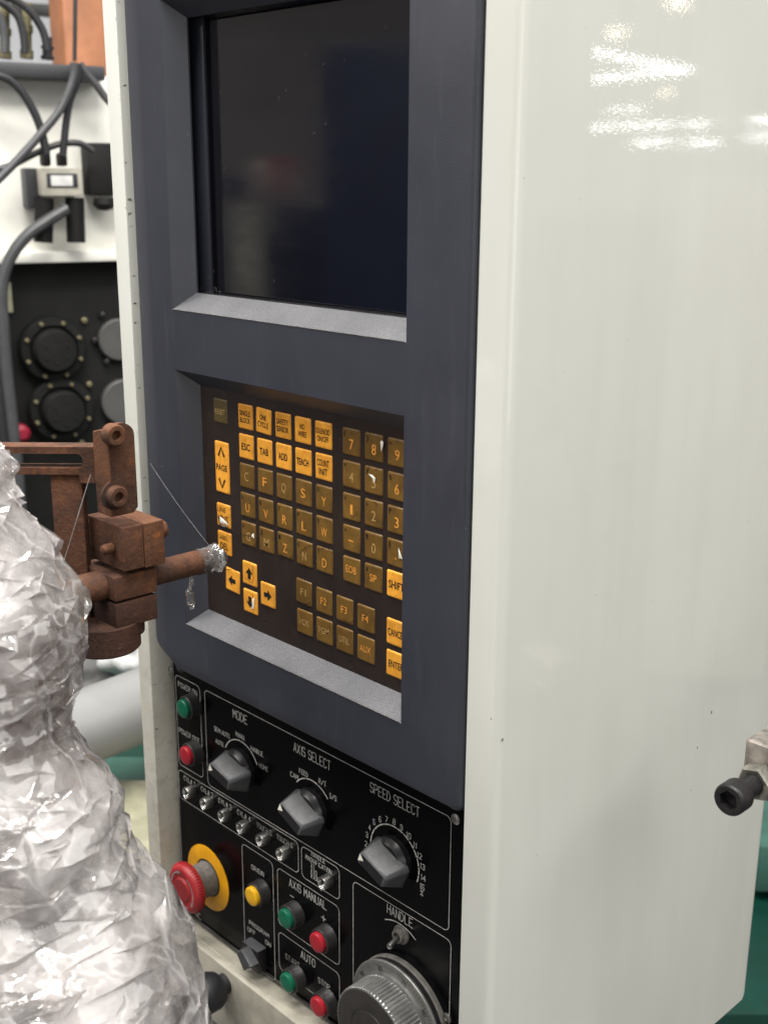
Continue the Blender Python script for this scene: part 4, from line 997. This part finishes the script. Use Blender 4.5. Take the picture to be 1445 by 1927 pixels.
hose([(-20, 138), (20, 152), (50, 185), (75, 235), (88, 290)], .0062, 'bg_cable', .085)
hose([(150, 120), (165, 140), (182, 160), (200, 185), (215, 200)], .0058, 'bg_cable_grey', .07)
hose([(-30, 325), (20, 312), (65, 290), (110, 272), (150, 270), (175, 285)], .0050, 'bg_cable', .075)
hose([(128, 392), (95, 412), (50, 445), (18, 490), (4, 545), (8, 620), (14, 700), (24, 790), (34, 880), (40, 960)], .0092, 'bg_cable_grey', .06)
hose([(-8, 560), (-2, 650), (6, 760), (16, 900)], .008, 'bg_cable', .05)
hose([(143, -60), (142, 20), (141, 115)], .0032, 'bg_cable', .09)
for k, (x, y0_, y1_) in enumerate(((10, 15, 110), (51, 5, 110), (90, 70, 112))):
    bm = BM(); a = B(x, y1_, .02); b = B(x, y0_, .02); L = (b-a).length
    lathe(bm, a, (b-a), [(0, .010), (L*.15, .010), (L*.16, .0075), (L*.45, .0075), (L*.46, .0095), (L*.6, .0095), (L*.61, .007), (L, .007)], 14); obj('pipe_fitting', bm, 'bg_brass' if k < 2 else 'bg_cable', bgm)
hose([(-60, 5), (-10, 0), (30, 25), (44, 60), (48, 100)], .0058, 'bg_cable', .045); hose([(-60, -25), (0, -12), (50, 15), (80, 55), (90, 95)], .0058, 'bg_cable', .045); hose([(-40, 12), (-5, 25), (8, 60), (10, 100)], .0058, 'bg_cable_grey', .045)

# timber post behind the machine
a = FD(121, 60, 2.5); b = FD(205, 60, 2.5); bm = BM(); box(bm, (-.06, -.05, 0), (.06, .05, 2.6), .004)
bmesh.ops.transform(bm, matrix=Matrix.Translation((FD(160, 60, 2.5).x, FD(160, 60, 2.5).y, 0)) @ Matrix.Rotation(YAW+.55, 4, 'Z'), verts=bm.verts)
tag(obj('timber_post', bm, 'wood', None), 'reddish brown timber post standing behind the white machine', 'post')
# pale wall of corrugated sheet far behind
wp = FD(90, 60, 5.0); bm = BM(); hu = (hr*.97+hf*.24).normalized()
pts = []
for i in range(121):
    s_ = -4+8*i/120; pts.append(Vector((wp.x, wp.y, 0))+hu*s_+hf*(.03*(i % 2)))
loops(bm, [[p+zv*z for p in pts] for z in (0, 1.2, 4.0)], False); fixn(bm); structure('back_wall', bm, 'wall_white')
# duct above
bm = BM(); tube(bm, [FD(30, 16, 3.2), FD(112, 22, 3.0)], .016, 16); tag(obj('ceiling_duct', bm, 'bg_disc', None), 'dark grey horizontal duct high behind the hose fittings', 'duct')

# ------------------------------------------------------------------ lower left background
bm = BM(); tube(bm, [FD(20, 1424, 1.35), FD(150, 1372, 1.42), FD(400, 1276, 1.56)], .046, 40); tag(obj('grey_pipe', bm, 'pipe_grey', None, 60), 'thick pale grey pipe lying behind the cabinet post', 'pipe')
def lump(name, c, r, mat, lab, cat, seed, sq=(1, 1, 1)):
    bm = BM(); bmesh.ops.create_icosphere(bm, subdivisions=4, radius=1)
    for v in bm.verts:
        k = 1+.28*noise.noise(v.co*1.7+Vector((seed, 0, 0)))+.12*noise.noise(v.co*4+Vector((0, seed, 0))); v.co = Vector((v.co.x*sq[0], v.co.y*sq[1], v.co.z*sq[2]))*r*k
    bmesh.ops.translate(bm, verts=bm.verts, vec=c); return tag(obj(name, bm, mat, None, 80), lab, cat)
lump('white_bundle', FD(236, 1212, 1.75), .042, 'cloth_white', 'blurred white cloth bundle between rusty clamp and grey pipe', 'cloth', 3, (1, 1, 1.1))
lump('dark_gap_fill', FD(165, 1262, 1.85), .10, 'bg_disc', 'dark grey lump added as the shaded gap behind the grey pipe', 'gap fill', 9, (1.2, 1, .7))  # dark grey lump standing in for the shade in the gap above the pipe
def gbox(name, px0, px1, depth, mat, lab, cat, th=.25, bev=.006):
    a = FD(*px0, depth); b = FD(*px1, depth); c = (a+b)/2; wd = abs((b-a).dot(hr)); ht = abs(a.z-b.z)
    bm = BM(); box(bm, (-wd/2, 0, -ht/2), (wd/2, th, ht/2), bev); bmesh.ops.transform(bm, matrix=Matrix.Translation(c) @ Matrix.Rotation(YAW, 4, 'Z'), verts=bm.verts)
    return tag(obj(name, bm, mat, None), lab, cat)
gbox('green_machine', (60, 1452), (420, 1568), 1.55, 'green_paint', 'dark green machine base under the grey pipe', 'machine base')
gbox('mint_tray', (60, 1566), (420, 1625), 1.40, 'mint_paint', 'pale mint metal tray below the dark green base', 'tray', .2)
gbox('oily_tray', (60, 1622), (420, 1760), 1.30, 'bg_tag', 'stained oily tray edge below the mint tray', 'tray', .2)
lump('rag_bundle', FD(285, 1690, 1.22), .022, 'rust_orange', 'orange brown rag on the oily tray beside cabinet post', 'rag', 5)
# right background
gbox('green_machine_bed', (1330, 1868), (1760, 2300), 1.75, 'green_paint', 'dark green machine bed beyond the lower rear corner of cabinet', 'machine bed', .4)
gbox('mint_casting', (1425, 1585), (1760, 1690), 1.95, 'mint_paint', 'mint green casting behind the cabinet rear edge', 'casting', .3)
gbox('green_column', (1426, 1480), (1760, 1600), 2.2, 'green_paint', 'dark green column behind the mint casting', 'machine column', .3)
gbox('dark_guard', (1390, 1680), (1760, 1875), 2.1, 'bg_black', 'black guard under the mint green casting', 'guard', .3)

# ================================================================== THINGS MIRRORED IN THE SCREEN
YG = ym+.0012
def mirror_s(px, py, dist):
    d = ray(px, py); H = CAM + d*((YG-CAM.y)/d.y); r = Vector((d.x, -d.y, d.z)).normalized(); return H + r*dist
mr = Vector((cos(YAW), -sin(YAW), 0)); mf = Vector((-sin(YAW), -cos(YAW), 0))
def mbox(name, p0, p1, dist, mat, lab, cat, th=.3, to_floor=False):
    a = mirror_s(*p0, dist); b = mirror_s(*p1, dist); c = (a+b)/2; wd = abs((b-a).dot(mr)); z0_, z1_ = min(a.z, b.z), max(a.z, b.z)
    if to_floor: z0_ = .002
    bm = BM(); box(bm, (-wd/2, -th/2, z0_), (wd/2, th/2, z1_), .01); bmesh.ops.transform(bm, matrix=Matrix.Translation((c.x+mf.x*th/2, c.y+mf.y*th/2, 0)) @ Matrix.Rotation(-YAW, 4, 'Z'), verts=bm.verts)
    return tag(obj(name, bm, mat, None), lab, cat)
simple('plywood', (.44, .40, .39), .7, var=.15, scale=5); simple('navy', (.010, .020, .060), .5, var=.3, scale=8); simple('carton_red', (.30, .03, .05), .6)
a = mirror_s(150, 60, 5.2); b = mirror_s(1300, 60, 5.2); bm = BM(); m_ = (b-a); m_.z = 0; m_.normalize()
for k in range(12):   # boarded wall
    z0_ = .35*k; box(bm, (-6, -.02-.01*(k % 2), z0_), (6, .02, z0_+.335), .004)
c = (a+b)/2; bmesh.ops.transform(bm, matrix=Matrix.Translation((c.x, c.y, 0)) @ Matrix.Rotation(math.atan2(m_.y, m_.x), 4, 'Z'), verts=bm.verts); structure('boarded_wall', bm, 'plywood')
mbox('tall_dark_box', (612, 92), (1100, 700), 1.9, 'navy', 'tall dark blue box added for the dark figure mirrored in screen glass', 'machine', .5, True)  # box added so the glass mirrors a dark figure on its right half
mbox('workbench', (330, 392), (640, 700), 2.6, 'navy', 'low dark blue workbench mirrored in the lower screen glass', 'workbench', .4, True)
mbox('pale_crate', (432, 392), (494, 640), 2.3, 'bg_valve', 'tall pale crate mirrored in the lower left of screen glass', 'crate', .2, True)
mbox('red_carton', (500, 300), (552, 366), 2.62, 'carton_red', 'dark red carton on the mirrored workbench', 'carton', .2)
mbox('white_carton', (478, 306), (503, 368), 2.60, 'bg_white', 'small white carton beside the red carton on mirrored workbench', 'carton', .1)
mbox('white_bottle', (541, 318), (556, 366), 2.55, 'bg_white', 'narrow white bottle at the far end of the mirrored cartons', 'bottle', .06)
mbox('blue_carton', (408, 330), (462, 372), 2.62, 'navy', 'dark blue carton beside the white carton on mirrored workbench', 'carton', .2)

# ================================================================== WORKSHOP LAMPS mirrored in the side panel
def mirror_pt(px, py, dist):
    d = ray(px, py); H = CAM + d*((XR-CAM.x)/d.x); r = Vector((-d.x, d.y, d.z)).normalized(); return H + r*dist
def sbox(name, p0, p1, dist, mat, lab, cat, th=.3):
    a = mirror_pt(*p0, dist); b = mirror_pt(*p1, dist); c = (a+b)/2; ax_ = (b-a); ax_.z = 0; wd = ax_.length
    bm = BM(); box(bm, (-wd/2, 0, min(a.z, b.z)), (wd/2, th, max(a.z, b.z)), .01); bmesh.ops.transform(bm, matrix=Matrix.Translation((c.x, c.y, 0)) @ Matrix.Rotation(math.atan2(ax_.y, ax_.x), 4, 'Z'), verts=bm.verts)
    return tag(obj(name, bm, mat, None), lab, cat)
sbox('grey_machine', (1150, 1440), (1225, 2000), 1.1, 'bg_black', 'dark machine mirrored as a grey patch low in cream side', 'machine', -.3)
sbox('grey_machine', (1325, 1500), (1385, 2000), 1.1, 'bg_black', 'narrow dark machine mirrored beside the rear edge of cream side', 'machine', -.3)
sbox('machine_guard', (1225, 1440), (1325, 1600), 1.1, 'bg_black', 'dark guard bridging the two machines mirrored in cream side', 'guard', -.3)
sbox('machine_guard', (1225, 1745), (1325, 2000), 1.1, 'bg_disc', 'dark grey guard below the mirrored gap in cream side', 'guard', -.3)
sbox('pale_partition', (1272, 330), (1600, 1300), 2.6, 'bg_valve', 'pale upright partition mirrored as a light band in cream side', 'partition', -.05)
def tube_lamp(p0, p1, dist, r, lab):
    bm = BM(); tube(bm, [mirror_pt(*p0, dist), mirror_pt(*p1, dist)], r*.65, 10); tag(obj('fluorescent_lamp', bm, 'tube_light', None), lab, 'lamp', 'lamps mirrored in the cabinet side')
L1 = 'lit fluorescent tube mirrored as a white streak in cream side panel'
for p0, p1, dist, r in (((1102, 95), (1298, 133), 14, .036), ((1102, 149), (1290, 133), 15, .036), ((1100, 240), (1262, 234), 22, .040), ((1190, 270), (1262, 266), 24, .045), ((1290, 268), (1350, 268), 24, .045), ((1145, 208), (1210, 206), 22, .03), ((1285, 234), (1330, 232), 24, .045), ((1415, 226), (1560, 222), 24, .05), ((1408, 258), (1560, 256), 24, .045), ((1350, 384), (1560, 380), 26, .03)):
    tube_lamp(p0, p1, dist, r, L1)
for px, dist, r in (((1160, 62), 14, .075), ((1276, 6), 14, .085), ((1252, 174), 14, .045)):
    bm = BM(); bmesh.ops.create_icosphere(bm, subdivisions=2, radius=r, matrix=Matrix.Translation(mirror_pt(*px, dist))); tag(obj('round_lamp', bm, 'bulb_light', None), 'small warm round lamp mirrored as a dot in cream side panel', 'lamp', 'round lamps mirrored in the cabinet side')
